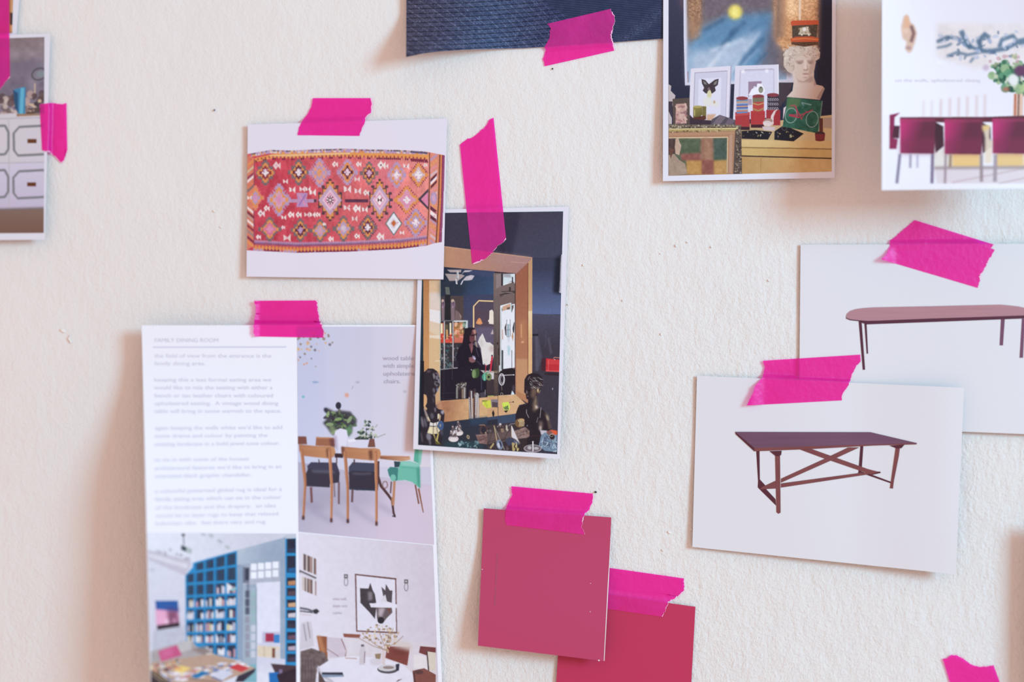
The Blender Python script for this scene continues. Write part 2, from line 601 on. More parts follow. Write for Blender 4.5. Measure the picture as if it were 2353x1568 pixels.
def tape(label, A, B, hf, seed=1, group='pieces of bright pink translucent tape', jit=1.3, curl=None, torn=1.0):
    """A and B: torn ends as polylines; the cut edges run straight between them"""
    nv, nu = 46, 60
    a = polyline(A, nv, seed, jit); b = polyline(B, nv, seed + 50, jit)
    s = np.linspace(0, 1, nu)[None, :, None]
    P = a[:, None] * (1 - s) + b[:, None] * s
    X, Y = P[..., 0], P[..., 1]
    wr = (vnoise(nv, nu, 14, seed + 7, 2) - .5) * 0.00035
    if curl is not None: wr = wr + curl(X, Y)
    c = at(np.array([X.mean()]), np.array([Y.mean()]), np.array([0.001]))[0]
    me = sheet_mesh('tape', X, Y, hf, 0.00006, [TAPE], wr)
    o = link_mesh('adhesive_tape', me)
    tag(o, label, 'tape', group)
    # pale torn fibres along the ragged right or lower end
    rng = np.random.RandomState(seed + 9)
    w = np.clip(vnoise(nv, 1, 5, seed + 3, 2)[:, 0] - .42, 0, 1) * torn * 6 + .12 * torn
    dx = b - a; dx = dx / (np.hypot(dx[:, 0], dx[:, 1])[:, None] + 1e-6)
    e0, e1 = b - dx * w[:, None], b + dx * .25
    XX = np.stack([e0[:, 0], e1[:, 0]], 1); YY = np.stack([e0[:, 1], e1[:, 1]], 1)
    j = np.stack([wr[:, -1], wr[:, -1]], 1)
    if torn: link_mesh('torn_edge', sheet_mesh('torn_edge', XX, YY, lambda p_, q_: hf(p_, q_) + .00008, 0.00006, [TORN], j), o)
    return o


def over(q, hp, base=0.0004, top=0.00035, soft=13.0):
    """tape lies on the wall and climbs onto the sheet with corners q and height hp"""
    qa = np.array(q, float)

    def f(X, Y):
        d = np.full(np.shape(X), 1e9)
        for i in range(4):
            a, b = qa[i], qa[(i + 1) % 4]
            e = b - a; nrm = np.array([-e[1], e[0]]) / np.hypot(*e)
            d = np.minimum(d, (X - a[0]) * nrm[0] + (Y - a[1]) * nrm[1])
        w = sstep(-soft, 0.0, d)
        return base + (hp(X, Y) + top - base) * w
    return f

# ------------------------------------------------------------------ the printed pictures
def pic_rug():
    p = Pic(562, 335, 1030, 585, (224, 219, 232), 1.6).T(540, 200, 3.408)
    top = [(95, 525), (280, 492), (450, 497), (620, 488), (850, 482), (1000, 488), (1250, 492), (1400, 498), (1500, 506), (1645, 535)]
    bot = [(1620, 1215), (1560, 1225), (1500, 1244), (1290, 1270), (900, 1290), (480, 1300), (300, 1290), (90, 1280)]
    rug = top + bot
    p.G(rug, (208, 62, 80), (242, 138, 130), (500, 1100), (1500, 800))
    p.N(rug, 26, 60, 3, 3, (1, .5, .5), 1, 1); p.N(rug, 14, 16, 5, 2, (1, .8, .8), 1, 3)
    p.P([(1050, 560), (1270, 560), (1260, 1180), (1060, 1200)], (226, 110, 140), .35, 8)
    lil, ora, dk, wh, pk, gr = (184, 150, 190), (232, 142, 70), (104, 44, 62), (238, 226, 226), (226, 140, 176), (120, 104, 108)
    # upper border: dark specks, lilac, then an orange toothed band
    xs = np.linspace(130, 1500, 120)
    ty = lambda x: np.interp(x, [t[0] for t in top], [t[1] for t in top])
    by = lambda x: np.interp(x, [t[0] for t in bot[::-1]], [t[1] for t in bot[::-1]])
    r = random.Random(2)
    for i, x in enumerate(xs):
        y = ty(x)
        p.R(x - 6, y, x + 7, y + 14, r.choice([gr, (96, 84, 96), lil, (222, 180, 150), lil, (150, 104, 116)]))
        p.R(x - 6, y + 13, x + 7, y + 28, r.choice([lil, (222, 200, 190), ora, lil]))
    p.L([(130, 580), (300, 540), (500, 535), (850, 528), (1250, 538), (1520, 545)], 32, (234, 150, 72))
    p.L([(270, 540), (500, 534), (900, 520)], 14, (240, 214, 170), .6)
    for i, x in enumerate(np.linspace(150, 1500, 92)):
        y = ty(x) + 62
        p.E(x, y - 6, 7, 9, (234, 156, 74) if i % 2 else (180, 70, 70))
        if 1140 < x < 1300 or x > 1370 or i % 5 < 2: p.E(x, y + 8, 6, 9, (116, 36, 60))
    for i, x in enumerate(np.linspace(1380, 1500, 9)):
        p.E(x, ty(x) + 12, 9, 7, (84, 74, 100)); p.E(x, ty(x) + 70, 7, 9, (120, 36, 60)); p.E(x + 6, ty(x) + 82, 6, 7, (120, 36, 60))
    # lower border
    for i, x in enumerate(np.linspace(150, 1500, 100)):
        y = by(x)
        if 230 < x < 345 or 490 < x < 615 or 640 < x < 960 or 1040 < x < 1435:
            p.P([(x - 9, y - 2), (x, y - 30), (x + 9, y - 2)], (124, 40, 72)); p.R(x - 8, y - 8, x + 8, y, (134, 44, 76))
        elif r.random() < .8:
            p.R(x - 7, y - 20, x + 8, y - 2, lil)
        if i % 2: p.P([(x - 14, y - 24), (x, y - 50), (x + 14, y - 24), (x, y - 6)], ora)
        else: p.P([(x - 9, y - 34), (x, y - 56), (x + 9, y - 34)], (206, 96, 72))
        p.E(x, y - 60, 5, 12, (120, 84, 132)); p.E(x + 7, y - 74, 5, 12, lil)
    # left band
    p.P([(92, 525), (150, 560), (146, 900), (150, 1240), (92, 1280)], (224, 120, 90))
    for k, (y, c) in enumerate(((590, ora), (640, (214, 190, 150)), (690, (150, 60, 90)), (715, wh), (790, gr), (950, wh), (985, (120, 40, 60)), (1010, (190, 150, 140)),
                                (1050, wh), (1090, (140, 50, 70)), (1130, (150, 130, 130)), (1180, (130, 40, 70)), (1215, ora))):
        sgn = -1 if y < 850 else 1
        p.P([(95, y - sgn * 18), (145, y + sgn * 25), (145, y + sgn * 25 + 22), (95, y - sgn * 18 + 22)][::1], c, .9)
    p.L([(152, 570), (147, 900), (150, 1240)], 6, (140, 60, 90))
    # right band
    p.P([(1520, 512), (1645, 535), (1620, 1215), (1500, 1244)], (232, 136, 112))
    for i in range(17):
        y = 540 + i * 42
        c = [lil, (232, 150, 90), (228, 140, 150), (214, 190, 200)][i % 4]
        sgn = -1 if y < 880 else 1
        p.P([(1528, y - sgn * 22), (1584, y + sgn * 22), (1584, y + sgn * 22 + 24), (1528, y - sgn * 22 + 24)], c, .8)
    for (y, c) in ((700, dk), (725, wh), (755, dk)): p.P([(1532, y + 22), (1580, y - 28), (1580, y - 6), (1532, y + 44)], c)
    for (y, c) in ((950, dk), (985, wh), (1020, dk)): p.P([(1530, y - 20), (1578, y + 18), (1576, y + 44), (1528, y + 8)], c)
    p.E(1556, 872, 26, 50, lil); p.E(1556, 872, 14, 26, (214, 160, 190))
    p.L([(1523, 512), (1524, 700), (1520, 900), (1505, 1240)], 6, (90, 48, 40))
    p.P([(1596, 528), (1645, 535), (1634, 900), (1620, 1215), (1570, 1222), (1590, 900)], (224, 128, 70))
    p.L([(1604, 532), (1594, 900), (1574, 1222)], 7, (80, 44, 44))
    p.P([(1622, 534), (1645, 535), (1634, 900), (1620, 1215), (1596, 1218), (1614, 900)], (140, 48, 92))
    p.L([(1636, 540), (1626, 900), (1610, 1212)], 3, (210, 160, 190), .7)

    def step(cx, cy, w, h, c, n=6, al=1.0):
        for i in range(-n, n):
            y0 = cy + h * i / n; y1 = cy + h * (i + 1) / n
            f = 1 - (abs(i + .5)) / n
            ww = max(w / n * .7, round(w * f * n / w * 1.0) * w / n if n else 0)
            p.R(cx - ww, y0, cx + ww, y1 + .5, c, al)

    def dia(cx, cy, w, h, c, al=1.0): p.P([(cx, cy - h), (cx + w, cy), (cx, cy + h), (cx - w, cy)], c, al)

    def spikes(cx, cy, w, h, c, n=7):
        for sx in (-1, 1):
            for sy in (-1, 1):
                for k in range(n):
                    f = (k + .5) / n
                    x = cx + sx * w * f; y = cy + sy * h * (1 - f)
                    p.P([(x - 7, y), (x + 7, y), (x + sx * 6, y + sy * 16)], c)
    for (cx, cy, w, h, cs, sp) in (
            (238, 672, 80, 92, (gr, ora, (150, 50, 60), wh), 0), (498, 668, 76, 94, (gr, ora, dk, wh), 0), (662, 672, 78, 104, (lil, (236, 150, 120), lil, (232, 150, 90)), lil),
            (880, 668, 74, 92, (lil, ora, dk, (234, 206, 216)), lil), (1050, 676, 66, 84, (gr, ora, dk, (222, 170, 200)), 0), (1266, 690, 66, 92, (lil, ora, (222, 170, 200), wh), lil),
            (1437, 688, 66, 84, (ora, (214, 180, 190), wh), dk),
            (160, 868, 62, 90, ((232, 130, 100), ora, lil, pk), 0), (345, 884, 84, 118, (lil, ora, (216, 160, 180), pk), lil),
            (1345, 884, 84, 96, (ora, (222, 150, 170), pk, wh), dk),
            (272, 1114, 82, 88, (gr, ora, (224, 110, 150), pk), 0), (512, 1122, 70, 84, (gr, ora, dk, lil), 0), (666, 1126, 70, 84, (gr, ora, lil, (214, 160, 160)), 0),
            (850, 1110, 78, 94, (gr, ora, lil, (214, 190, 200)), 0), (1040, 1100, 66, 88, (gr, ora, dk, wh), dk), (1415, 1064, 82, 100, (lil, ora, lil, wh), (120, 84, 140))):
        w, h = w * 1.1, h * 1.08
        if sp: spikes(cx, cy, w, h, sp)
        n = len(cs)
        for k, c in enumerate(cs):
            f = 1 - k / n * .92
            step(cx, cy, w * f, h * f, c, 6 if k < 2 else 4)
        if cs[-1] == wh or n == 4: p.S([(cx - w * .3, cy - h * .3), (cx + w * .3, cy - h * .3), (cx + w * .3, cy + h * .3), (cx - w * .3, cy + h * .3)], 5, 5, [pk, lil], int(cx))
    for cx, inner in ((745, 0), (1133, 1)):
        cy = 886
        step(cx, cy, 108 - inner * 14, 165, (90, 62, 66), 7)
        p.R(cx - 70, cy - 110, cx + 70, cy + 110, (214, 88, 84), .0)
        step(cx, cy, 98 - inner * 14, 150, ora, 7)
        for (dx, dy) in ((-60, -100), (60, -100), (-60, 100), (60, 100), (-92, -50), (92, -50), (-92, 50), (92, 50)):
            p.R(cx + dx * .9 - 12, cy + dy * 1.05 - 10, cx + dx * .9 + 12, cy + dy * 1.05 + 10, (86, 60, 70))
        dia(cx, cy, 92 - inner * 14, 120, (198, 160, 190)); dia(cx, cy, 62 - inner * 8, 84, (232, 190, 206)); dia(cx, cy, 46 - inner * 6, 60, pk)
        dia(cx, cy, 34, 44, wh)
        if not inner:
            for a in range(8):
                t = a * math.pi / 4
                p.L([(cx + 8 * math.cos(t), cy + 10 * math.sin(t)), (cx + 30 * math.cos(t), cy + 36 * math.sin(t))], 8, dk)
        else:
            p.P([(cx - 16, cy - 18), (cx, cy), (cx - 16, cy + 18)], dk); p.P([(cx + 16, cy - 18), (cx, cy), (cx + 16, cy + 18)], dk)
    # linking bars
    p.R(860, 880, 1042, 904, (92, 48, 74)); p.R(1212, 874, 1236, 896, (92, 60, 90)); dia(1258, 884, 20, 22, ora)
    p.R(415, 878, 640, 906, lil, .9); p.R(618, 880, 638, 904, (80, 50, 70))
    p.P([(480, 830), (570, 830), (560, 880), (575, 940), (480, 940), (492, 885)], (190, 140, 190)); p.L([(500, 840), (555, 930)], 12, pk); p.L([(555, 840), (500, 930)], 12, (160, 110, 180))
    # the big pale lozenge and the toothed triangle at the right
    dia(1243, 1070, 68, 96, (96, 110, 108)); dia(1243, 1070, 58, 84, (230, 228, 236)); dia(1243, 1070, 32, 42, (214, 196, 210)); dia(1243, 1068, 20, 26, (206, 100, 50))
    p.P([(1432, 880), (1515, 795), (1515, 965)], (76, 60, 74)); p.P([(1455, 880), (1512, 822), (1512, 940)], (226, 128, 168))
    # white hooked motifs
    r = random.Random(7)
    for (x, y, s_) in ((330, 615, 34), (398, 740, 22), (452, 805, 28), (530, 800, 26), (575, 800, 24), (612, 825, 30), (785, 605, 26), (970, 605, 24), (1150, 612, 36), (1345, 622, 28), (1492, 612, 18),
                       (885, 800, 34), (965, 815, 30), (1028, 828, 26), (880, 945, 30), (955, 952, 34), (1020, 960, 26), (208, 990, 32), (250, 950, 26), (440, 1000, 28), (385, 1022, 22), (500, 1000, 26),
                       (565, 1000, 24), (610, 1000, 26), (650, 1000, 22), (412, 1182, 34), (185, 1175, 22), (752, 1190, 24), (957, 1168, 24), (1140, 1172, 34), (1310, 1142, 20), (960, 722, 26), (940, 1032, 26), (115, 868, 20), (378, 1100, 18), (700, 1075, 16), (1185, 620, 22)):
        c = r.choice([(238, 222, 216), (236, 214, 214), (230, 200, 196), (240, 228, 222)])
        if r.random() < .5:
            p.P([(x - s_, y - s_ * .8), (x, y - s_ * .1), (x + s_ * .7, y - s_), (x + s_ * .7, y + s_), (x, y + s_ * .2), (x - s_ * .9, y + s_ * .7)], c)
        else:
            p.P([(x - s_, y), (x - s_ * .2, y - s_), (x + s_ * .3, y - s_ * .2), (x + s_ * .8, y - s_ * .8), (x + s_ * .8, y + s_), (x + s_ * .2, y + s_ * .2), (x - s_ * .3, y + s_)], c)
        p.E(x - s_ * .2, y, s_ * .16, s_ * .2, r.choice([dk, pk, (200, 80, 90)]))
    p.S(rug, 260, 4.5, [(200, 70, 80), (214, 100, 100), (190, 60, 76), (226, 130, 120)], 9, .6)
    p.N(rug, 10, 9, 21, 2)
    # bare sheet outside the rug
    p.P([(80, 480)] + top + [(1700, 540), (1700, 440), (80, 440)], (224, 219, 232))
    p.P([(80, 1330)] + bot[::-1] + [(1700, 1215), (1700, 1340)], (222, 216, 229))
    p.a = box(p.a, 1)
    return p


def pic_navy():
    x0, y0, x1, y1 = 925, -90, 1530, 140
    p = Pic(x0, y0, x1, y1, (60, 64, 92), 1.5)
    Y, X = np.mgrid[0:p.h, 0:p.w]
    X = X / p.k + x0; Y = Y / p.k + y0
    u = (X - 933) / 590
    base = np.stack([66 - 26 * u, 64 - 12 * u, 88 + 14 * u], -1)
    g = np.exp(-((X - 1135) / 90.0) ** 2) * .8
    base = base * (1 - g[..., None]) + np.array((62, 82, 122)) * g[..., None]
    n = vnoise(p.h, p.w, 2.2, 5, 1); n2 = vnoise(p.h, p.w, 14, 6, 2)
    base += (np.clip(n - .62, 0, 1) * 150)[..., None] * np.array((.8, 1, 1.1)) - 4
    base += ((n2 - .5) * 26)[..., None]
    # curved dark threads and pale cross threads
    v = Y + 0.10 * (X - 933) - 14 * np.sin((X - 933) / 190.0)
    ln = np.abs((v / 10.5) % 1 - .5) * 2
    base = base * (1 - 0.55 * (ln > .84)[..., None])
    w = (Y * 1.0 - 0.62 * (X - 933) - 0.0006 * (X - 933) ** 2)
    lw = np.abs((w / 19.0) % 1 - .5) * 2
    base += (28 * (lw > .90))[..., None]
    # the plain twill on the right, across a curved seam
    seam = 1234 + (Y + 10) * 1.3 + np.maximum(0, Y - 20) * .5
    tw = sstep(-8, 8, X - seam)[..., None]
    tl = np.abs(((Y - 0.10 * (X - 1250)) / 5.2) % 1 - .5) * 2
    twill = np.array((44, 54, 86)) + (tl * 20 - 12)[..., None] + ((n2 - .5) * 12)[..., None]
    band = np.exp(-(((X - Y * -1.4) - 1560) / 28.0) ** 2)[..., None]
    twill = twill + band * (np.clip(n - .4, 0, 1)[..., None] * 60)
    p.a = base * (1 - tw) + twill * tw
    return p


def pic_bust():
    p = Pic(1530, -70, 1918, 410, (48, 50, 76), 1.6).T(1500, 0, 3.645)
    A = [(100, -300), (1550, -300), (1550, 1500), (100, 1500)]
    p.G(A, (58, 58, 84), (40, 42, 64), (0, 0), (0, 800))
    p.R(1380, -300, 1530, 1000, (42, 40, 60))
    # the large framed sea painting
    fr = [(265, -300), (1180, -300), (1180, 690), (272, 716)]
    p.P(fr, (206, 204, 222))
    pa = [(285, -300), (1160, -300), (1120, 665), (292, 690)]
    p.G(pa, (110, 96, 100), (150, 180, 210), (600, 100), (500, 640))
    p.P([(285, -300), (440, -300), (400, 300), (300, 350)], (150, 108, 78), .9, 18)
    p.P([(400, -300), (1000, -300), (980, 150), (700, 130), (420, 140)], (112, 98, 108), 1, 15)
    p.P([(380, 260), (620, 130), (1000, 100), (1050, 300), (960, 520), (780, 600), (300, 640), (300, 400)], (88, 138, 180), .9, 22)
    p.P([(1000, 160), (1160, 200), (1130, 640), (900, 560)], (104, 92, 104), .9, 25)
    p.P([(300, 420), (560, 400), (900, 250), (820, 420), (700, 560), (620, 690), (300, 690)], (196, 204, 222), .75, 26)
    for (a, b, w) in (((560, 420), (700, 240), 46), ((720, 540), (930, 320), 34), ((640, 300), (780, 180), 30), ((860, 540), (960, 440), 26), ((420, 260), (600, 160), 30)):
        p.L([a, b], w, (56, 96, 136), .7, 7)
    for (a, b, w) in (((420, 640), (640, 360), 40), ((480, 430), (760, 330), 30), ((760, 430), (900, 270), 16), ((600, 680), (740, 480), 26)):
        p.L([a, b], w, (214, 220, 234), .6, 7)
    p.E(690, 100, 60, 62, (236, 214, 96), 1, 10); p.E(690, 100, 30, 32, (246, 230, 120), .9, 5)
    # copper wall at the right of the painting
    cu = [(1010, -300), (1400, -300), (1380, 480), (1120, 470), (1020, 330)]
    p.P(cu, (206, 142, 92), 1, 16); p.E(1150, 60, 90, 90, (244, 192, 140), .9, 22); p.E(1300, 20, 60, 120, (228, 170, 120), .8, 20)
    p.P([(1050, 430), (1180, 430), (1160, 660), (1060, 560)], (120, 96, 92), .8, 12)
    p.N(cu, 42, 12, 5, 2, (1, .8, .6)); p.N(pa, 10, 26, 6, 2)
    p.P([(285, -300), (420, -300), (400, 320), (310, 340)], (176, 126, 92), .55, 10); p.N([(285, -300), (430, -300), (400, 330), (310, 350)], 42, 11, 8, 2, (1, .8, .6))
    p.P([(180, -300), (262, -300), (264, 120), (230, 60)], (120, 84, 84), .5, 14)
    for (a, b, w, c) in (((330, 420), (520, 250), 26, (110, 160, 196)), ((540, 520), (700, 330), 20, (160, 190, 214)), ((450, 600), (560, 480), 26, (226, 230, 240)), ((820, 260), (930, 200), 30, (70, 110, 150)),
                         ((700, 640), (900, 400), 16, (206, 210, 226)), ((820, 620), (980, 450), 16, (120, 130, 150)), ((920, 600), (1060, 430), 18, (90, 110, 136)), ((300, 520), (420, 420), 30, (140, 180, 210))):
        p.L([a, ((a[0] + b[0]) / 2 - 10, (a[1] + b[1]) / 2 - 14), b], w, c, .55, 5, 4)
    p.soft([(290, 150), (1050, 150), (1050, 690), (290, 690)], 2.2)
    p.G([(1040, -300), (1130, -300), (1120, 300), (1030, 330)], (120, 92, 86), (206, 142, 92), (1040, 0), (1130, 0), .8, 8)
    p.P([(1225, -300), (1243, -300), (1240, 170), (1222, 170)], (240, 214, 190), .8, 2)
    p.R(1050, 668, 1180, 692, (198, 190, 204)); p.P([(1050, 692), (1170, 692), (1140, 800), (1060, 900), (1052, 820)], (70, 56, 66))
    p.L([(265, -300), (268, 300), (278, 714)], 18, (210, 208, 226)); p.L([(294, 600), (296, 690)], 5, (150, 90, 80)); p.L([(272, 708), (330, 706)], 16, (206, 204, 222))
    # picture frame with the butterfly
    p.P([(318, 575), (655, 552), (640, 1010), (300, 1010)], (222, 214, 228)); p.L([(655, 552), (640, 985)], 8, (170, 160, 184))
    p.P([(350, 608), (625, 590), (612, 1010), (335, 1010)], (170, 160, 180)); p.P([(356, 614), (622, 598), (608, 1010), (342, 1010)], (204, 200, 222))
    p.P([(385, 660), (575, 650), (565, 990), (375, 990)], (218, 214, 232))
    p.P([(408, 662), (440, 672), (470, 706), (520, 668), (552, 660), (545, 712), (520, 730), (528, 760), (500, 782), (470, 790), (440, 780), (418, 760), (430, 735), (412, 700)], (66, 54, 62))
    p.P([(420, 676), (445, 690), (455, 710), (430, 705)], (150, 150, 140), .7); p.P([(540, 672), (515, 690), (508, 712), (532, 708)], (150, 150, 140), .7)
    p.P([(475, 735), (495, 790), (485, 820), (455, 815), (455, 780)], (214, 206, 160)); p.E(470, 746, 10, 14, (130, 100, 110))
    p.P([(420, 830), (470, 810), (500, 850), (550, 850), (545, 900), (470, 880), (430, 900)], (222, 218, 206), .8, 3); p.E(515, 855, 10, 14, (190, 160, 120), .8)
    # frame with the pale bird
    p.P([(690, 552), (1050, 540), (1052, 800), (1050, 980), (672, 1010)], (218, 210, 226)); p.L([(1050, 540), (1052, 860)], 8, (236, 232, 240))
    p.P([(728, 588), (1018, 574), (1020, 860), (1000, 960), (712, 980)], (196, 188, 208)); p.P([(740, 600), (1008, 588), (1010, 860), (990, 950), (722, 970)], (212, 208, 228))
    p.E(755, 600, 16, 12, (244, 238, 240), .9, 3); p.E(955, 592, 14, 22, (238, 234, 240), .8, 4); p.L([(770, 585), (1005, 576)], 4, (170, 154, 170))
    p.P([(800, 684), (912, 680), (910, 750), (850, 720), (800, 820)], (154, 128, 150)); p.R(798, 830, 830, 880, (160, 130, 150), .8)
    p.P([(875, 700), (915, 700), (940, 760), (925, 790), (800, 800), (830, 745), (870, 730)], (236, 232, 240)); p.E(905, 752, 20, 28, (140, 140, 120)); p.E(905, 735, 10, 6, (90, 80, 90))
    # cabinet top, cabinet
    p.G([(680, 1050), (1530, 960), (1530, 1180), (730, 1180)], (186, 152, 106), (206, 178, 128), (800, 1060), (1200, 1180))
    p.P([(1430, 985), (1530, 985), (1530, 1080), (1430, 1070)], (176, 150, 130))
    p.P([(735, 1172), (1530, 1180), (1530, 1245), (735, 1232)], (214, 180, 116))
    p.L([(735, 1236), (1530, 1250)], 10, (150, 112, 66)); p.P([(735, 1240), (1530, 1255), (1530, 1330), (735, 1305)], (204, 166, 98))
    p.L([(745, 1306), (1530, 1328)], 9, (76, 50, 34)); p.G([(735, 1312), (1530, 1334), (1530, 1460), (735, 1460)], (186, 140, 82), (206, 166, 104), (800, 1450), (1100, 1320))
    p.L([(905, 1312), (905, 1450)], 4, (160, 120, 70)); p.N([(735, 1172), (1530, 1172), (1530, 1450), (735, 1450)], 6, 40, 3, 2)
    # left-hand small things: statuette, little frame, brass tins, slate
    p.P([(132, 705), (155, 720), (150, 760), (190, 800), (180, 850), (160, 900), (160, 1040), (132, 1040)], (190, 176, 176)); p.P([(132, 850), (165, 850), (160, 990), (132, 930)], (64, 54, 66))
    p.P([(166, 828), (308, 820), (310, 1040), (170, 1045)], (88, 72, 66)); p.P([(194, 872), (282, 866), (280, 1034), (190, 1038)], (198, 152, 140)); p.S([(200, 880), (278, 874), (276, 1030), (196, 1032)], 22, 7, [(170, 110, 110), (214, 176, 160), (150, 100, 110)], 3, .8, 3)
    p.G([(338, 900), (350, 885), (412, 888), (414, 960), (380, 1000), (340, 985)], (146, 132, 62), (96, 84, 44), (350, 900), (400, 990)); p.E(376, 894, 36, 10, (176, 160, 90)); p.P([(414, 890), (448, 892), (446, 1000), (414, 1000)], (120, 104, 52))
    p.L([(350, 920), (350, 970)], 8, (190, 176, 110)); p.P([(338, 985), (440, 968), (445, 1000), (338, 1042)], (92, 46, 40)); p.P([(452, 960), (530, 955), (500, 1010), (452, 1010)], (206, 150, 110), .8, 4)
    p.P([(310, 960), (345, 1000), (500, 1010), (490, 1050), (310, 1050)], (60, 46, 58))
    p.P([(495, 1000), (560, 962), (690, 1005), (690, 1060), (480, 1055)], (84, 74, 86)); p.P([(560, 962), (610, 985), (560, 1045), (500, 1040)], (116, 100, 112)); p.P([(640, 985), (690, 1010), (660, 1050), (600, 1045)], (106, 92, 106))
    # tins on red boxes
    p.R(690, 940, 812, 1062, (176, 52, 56)); p.P([(690, 955), (812, 938), (812, 960), (690, 975)], (196, 70, 68)); p.R(820, 930, 940, 1045, (184, 50, 54)); p.R(950, 920, 1068, 1050, (168, 44, 52))
    p.R(690, 1062, 812, 1090, (60, 34, 44)); p.R(822, 1044, 930, 1070, (70, 30, 40))
    p.P([(700, 830), (798, 828), (796, 946), (704, 952)], (150, 130, 160))
    for i, c in enumerate(((92, 140, 180), (206, 150, 110), (150, 160, 190), (80, 110, 180), (196, 140, 120), (70, 100, 170), (150, 170, 190), (200, 120, 90), (90, 130, 190))):
        y = 838 + i * 12.5
        p.P([(700, y), (797, y - 4), (797, y + 8), (700, y + 12)], c)
    p.E(748, 824, 50, 16, (152, 60, 66))
    p.P([(836, 808), (932, 806), (930, 930), (838, 938)], (190, 64, 60)); p.P([(836, 820), (932, 815), (932, 850), (836, 860)], (120, 110, 84)); p.L([(838, 866), (885, 878), (930, 862)], 8, (190, 160, 90)); p.L([(838, 912), (885, 928), (930, 908)], 14, (170, 130, 80)); p.E(884, 806, 48, 15, (142, 58, 62))
    p.R(960, 800, 1056, 920, (58, 44, 58)); p.E(1006, 796, 50, 16, (140, 54, 64))
    for j in range(3):
        for i in range(6): p.L([(966 + i * 15, 822 + j * 38), (976 + i * 15, 836 + j * 38), (968 + i * 15, 846 + j * 38)], 4.5, (206, 196, 206))
    # white pipe-shaped ornament
    p.E(968, 1030, 46, 30, (208, 178, 170)); p.P([(985, 1030), (990, 970), (1015, 930), (1050, 912), (1030, 935), (1012, 980), (1010, 1040)], (220, 200, 196)); p.E(968, 1012, 36, 20, (170, 130, 116)); p.E(960, 1035, 36, 24, (226, 208, 204), .8)
    p.P([(915, 1060), (1025, 1064), (1022, 1096), (930, 1092)], (206, 184, 186))
    # black jewellery cards on the top
    p.P([(745, 1098), (860, 1090), (1000, 1105), (965, 1170), (745, 1162)], (34, 28, 38)); p.P([(1020, 1100), (1080, 1060), (1150, 1070), (1265, 1120), (1180, 1185), (1018, 1172)], (34, 30, 40))
    p.S([(760, 1100), (990, 1110), (960, 1145), (760, 1140)], 14, 8, [(170, 160, 100), (120, 120, 110), (190, 180, 160)], 5, .85, .4); p.S([(1040, 1090), (1240, 1115), (1180, 1150), (1040, 1145)], 10, 8, [(176, 160, 90), (110, 110, 110), (190, 180, 130)], 6, .85, .5)
    p.ring(1103, 1070, 20, 24, 5, (80, 76, 84))
    # green painting with the red bicycle
    gp = [(1128, 815), (1420, 845), (1385, 1118), (1088, 1060)]
    p.P(gp, (42, 96, 78)); p.N(gp, 26, 26, 4, 3, (.7, 1, .8)); p.P([(1128, 815), (1250, 828), (1220, 900), (1115, 920)], (96, 128, 70), .6, 8)
    p.ring(1158, 968, 48, 62, 6, (170, 190, 190), .8, 10); p.ring(1335, 1000, 50, 66, 6, (160, 184, 184), .8, 10)
    p.L([(1140, 960), (1240, 965), (1340, 920)], 9, (186, 60, 84)); p.L([(1185, 880), (1250, 1000)], 9, (180, 60, 84)); p.L([(1200, 890), (1210, 960)], 7, (190, 70, 90)); p.L([(1140, 965), (1230, 985)], 14, (186, 56, 78)); p.L([(1240, 1000), (1290, 930)], 7, (176, 60, 80))
    p.E(1175, 885, 30, 8, (150, 90, 80)); p.L([(1250, 860), (1330, 880)], 8, (150, 180, 190), .7); p.L([(1245, 860), (1265, 885)], 6, (150, 180, 190), .7); p.L([(1420, 845), (1385, 1118)], 8, (120, 150, 140), .8)
    p.P([(1095, 905), (1118, 890), (1090, 1010)], (220, 205, 210))
    # red candle pot
    p.R(1395, 990, 1425, 1120, (96, 52, 44)); p.E(1400, 1120, 42, 18, (70, 44, 50)); p.P([(1358, 1122), (1444, 1124), (1438, 1176), (1362, 1174)], (130, 48, 52)); p.E(1400, 1174, 38, 10, (120, 44, 48))
    # plaster bust
    cr, sh = (214, 190, 176), (166, 134, 126)
    bust = [(1180, 690), (1170, 760), (1122, 812), (1400, 836), (1440, 742), (1420, 720), (1370, 710), (1350, 650), (1352, 560), (1170, 600)]
    p.P(bust, cr); p.G(bust, (220, 200, 190), (196, 166, 152), (1180, 700), (1420, 800), .9)
    p.P([(1400, 836), (1440, 742), (1425, 735), (1370, 820)], sh, .9); p.P([(1200, 630), (1350, 640), (1340, 690), (1220, 690)], sh, .6, 5); p.P([(1350, 650), (1372, 712), (1350, 720)], sh, .8, 2)
    face = [(1160, 470), (1350, 460), (1366, 520), (1352, 590), (1310, 650), (1262, 682), (1220, 670), (1180, 610)]
    p.P(face, (216, 194, 180))
    p.P([(1330, 470), (1366, 500), (1352, 590), (1300, 660), (1310, 580)], (190, 160, 146), .8, 4)
    p.P([(1190, 510), (1262, 505), (1262, 525), (1210, 532)], sh, .8, 3); p.P([(1290, 505), (1350, 505), (1340, 528), (1296, 526)], sh, .8, 3)
    p.E(1232, 530, 20, 9, (150, 116, 108), .7, 2); p.E(1320, 528, 18, 9, (150, 116, 108), .7, 2)
    p.P([(1268, 500), (1288, 500), (1300, 580), (1264, 586)], (232, 216, 206), .8, 3); p.P([(1290, 520), (1304, 584), (1292, 590)], sh, .7, 2); p.P([(1258, 580), (1302, 580), (1292, 594), (1264, 594)], sh, .7, 2)
    p.E(1280, 620, 26, 7, (164, 120, 112), .8, 1); p.E(1280, 634, 22, 6, (224, 200, 190), .8, 2); p.E(1278, 650, 18, 5, sh, .6, 2)
    p.E(1172, 560, 16, 34, (196, 166, 152))
    rr = random.Random(3)
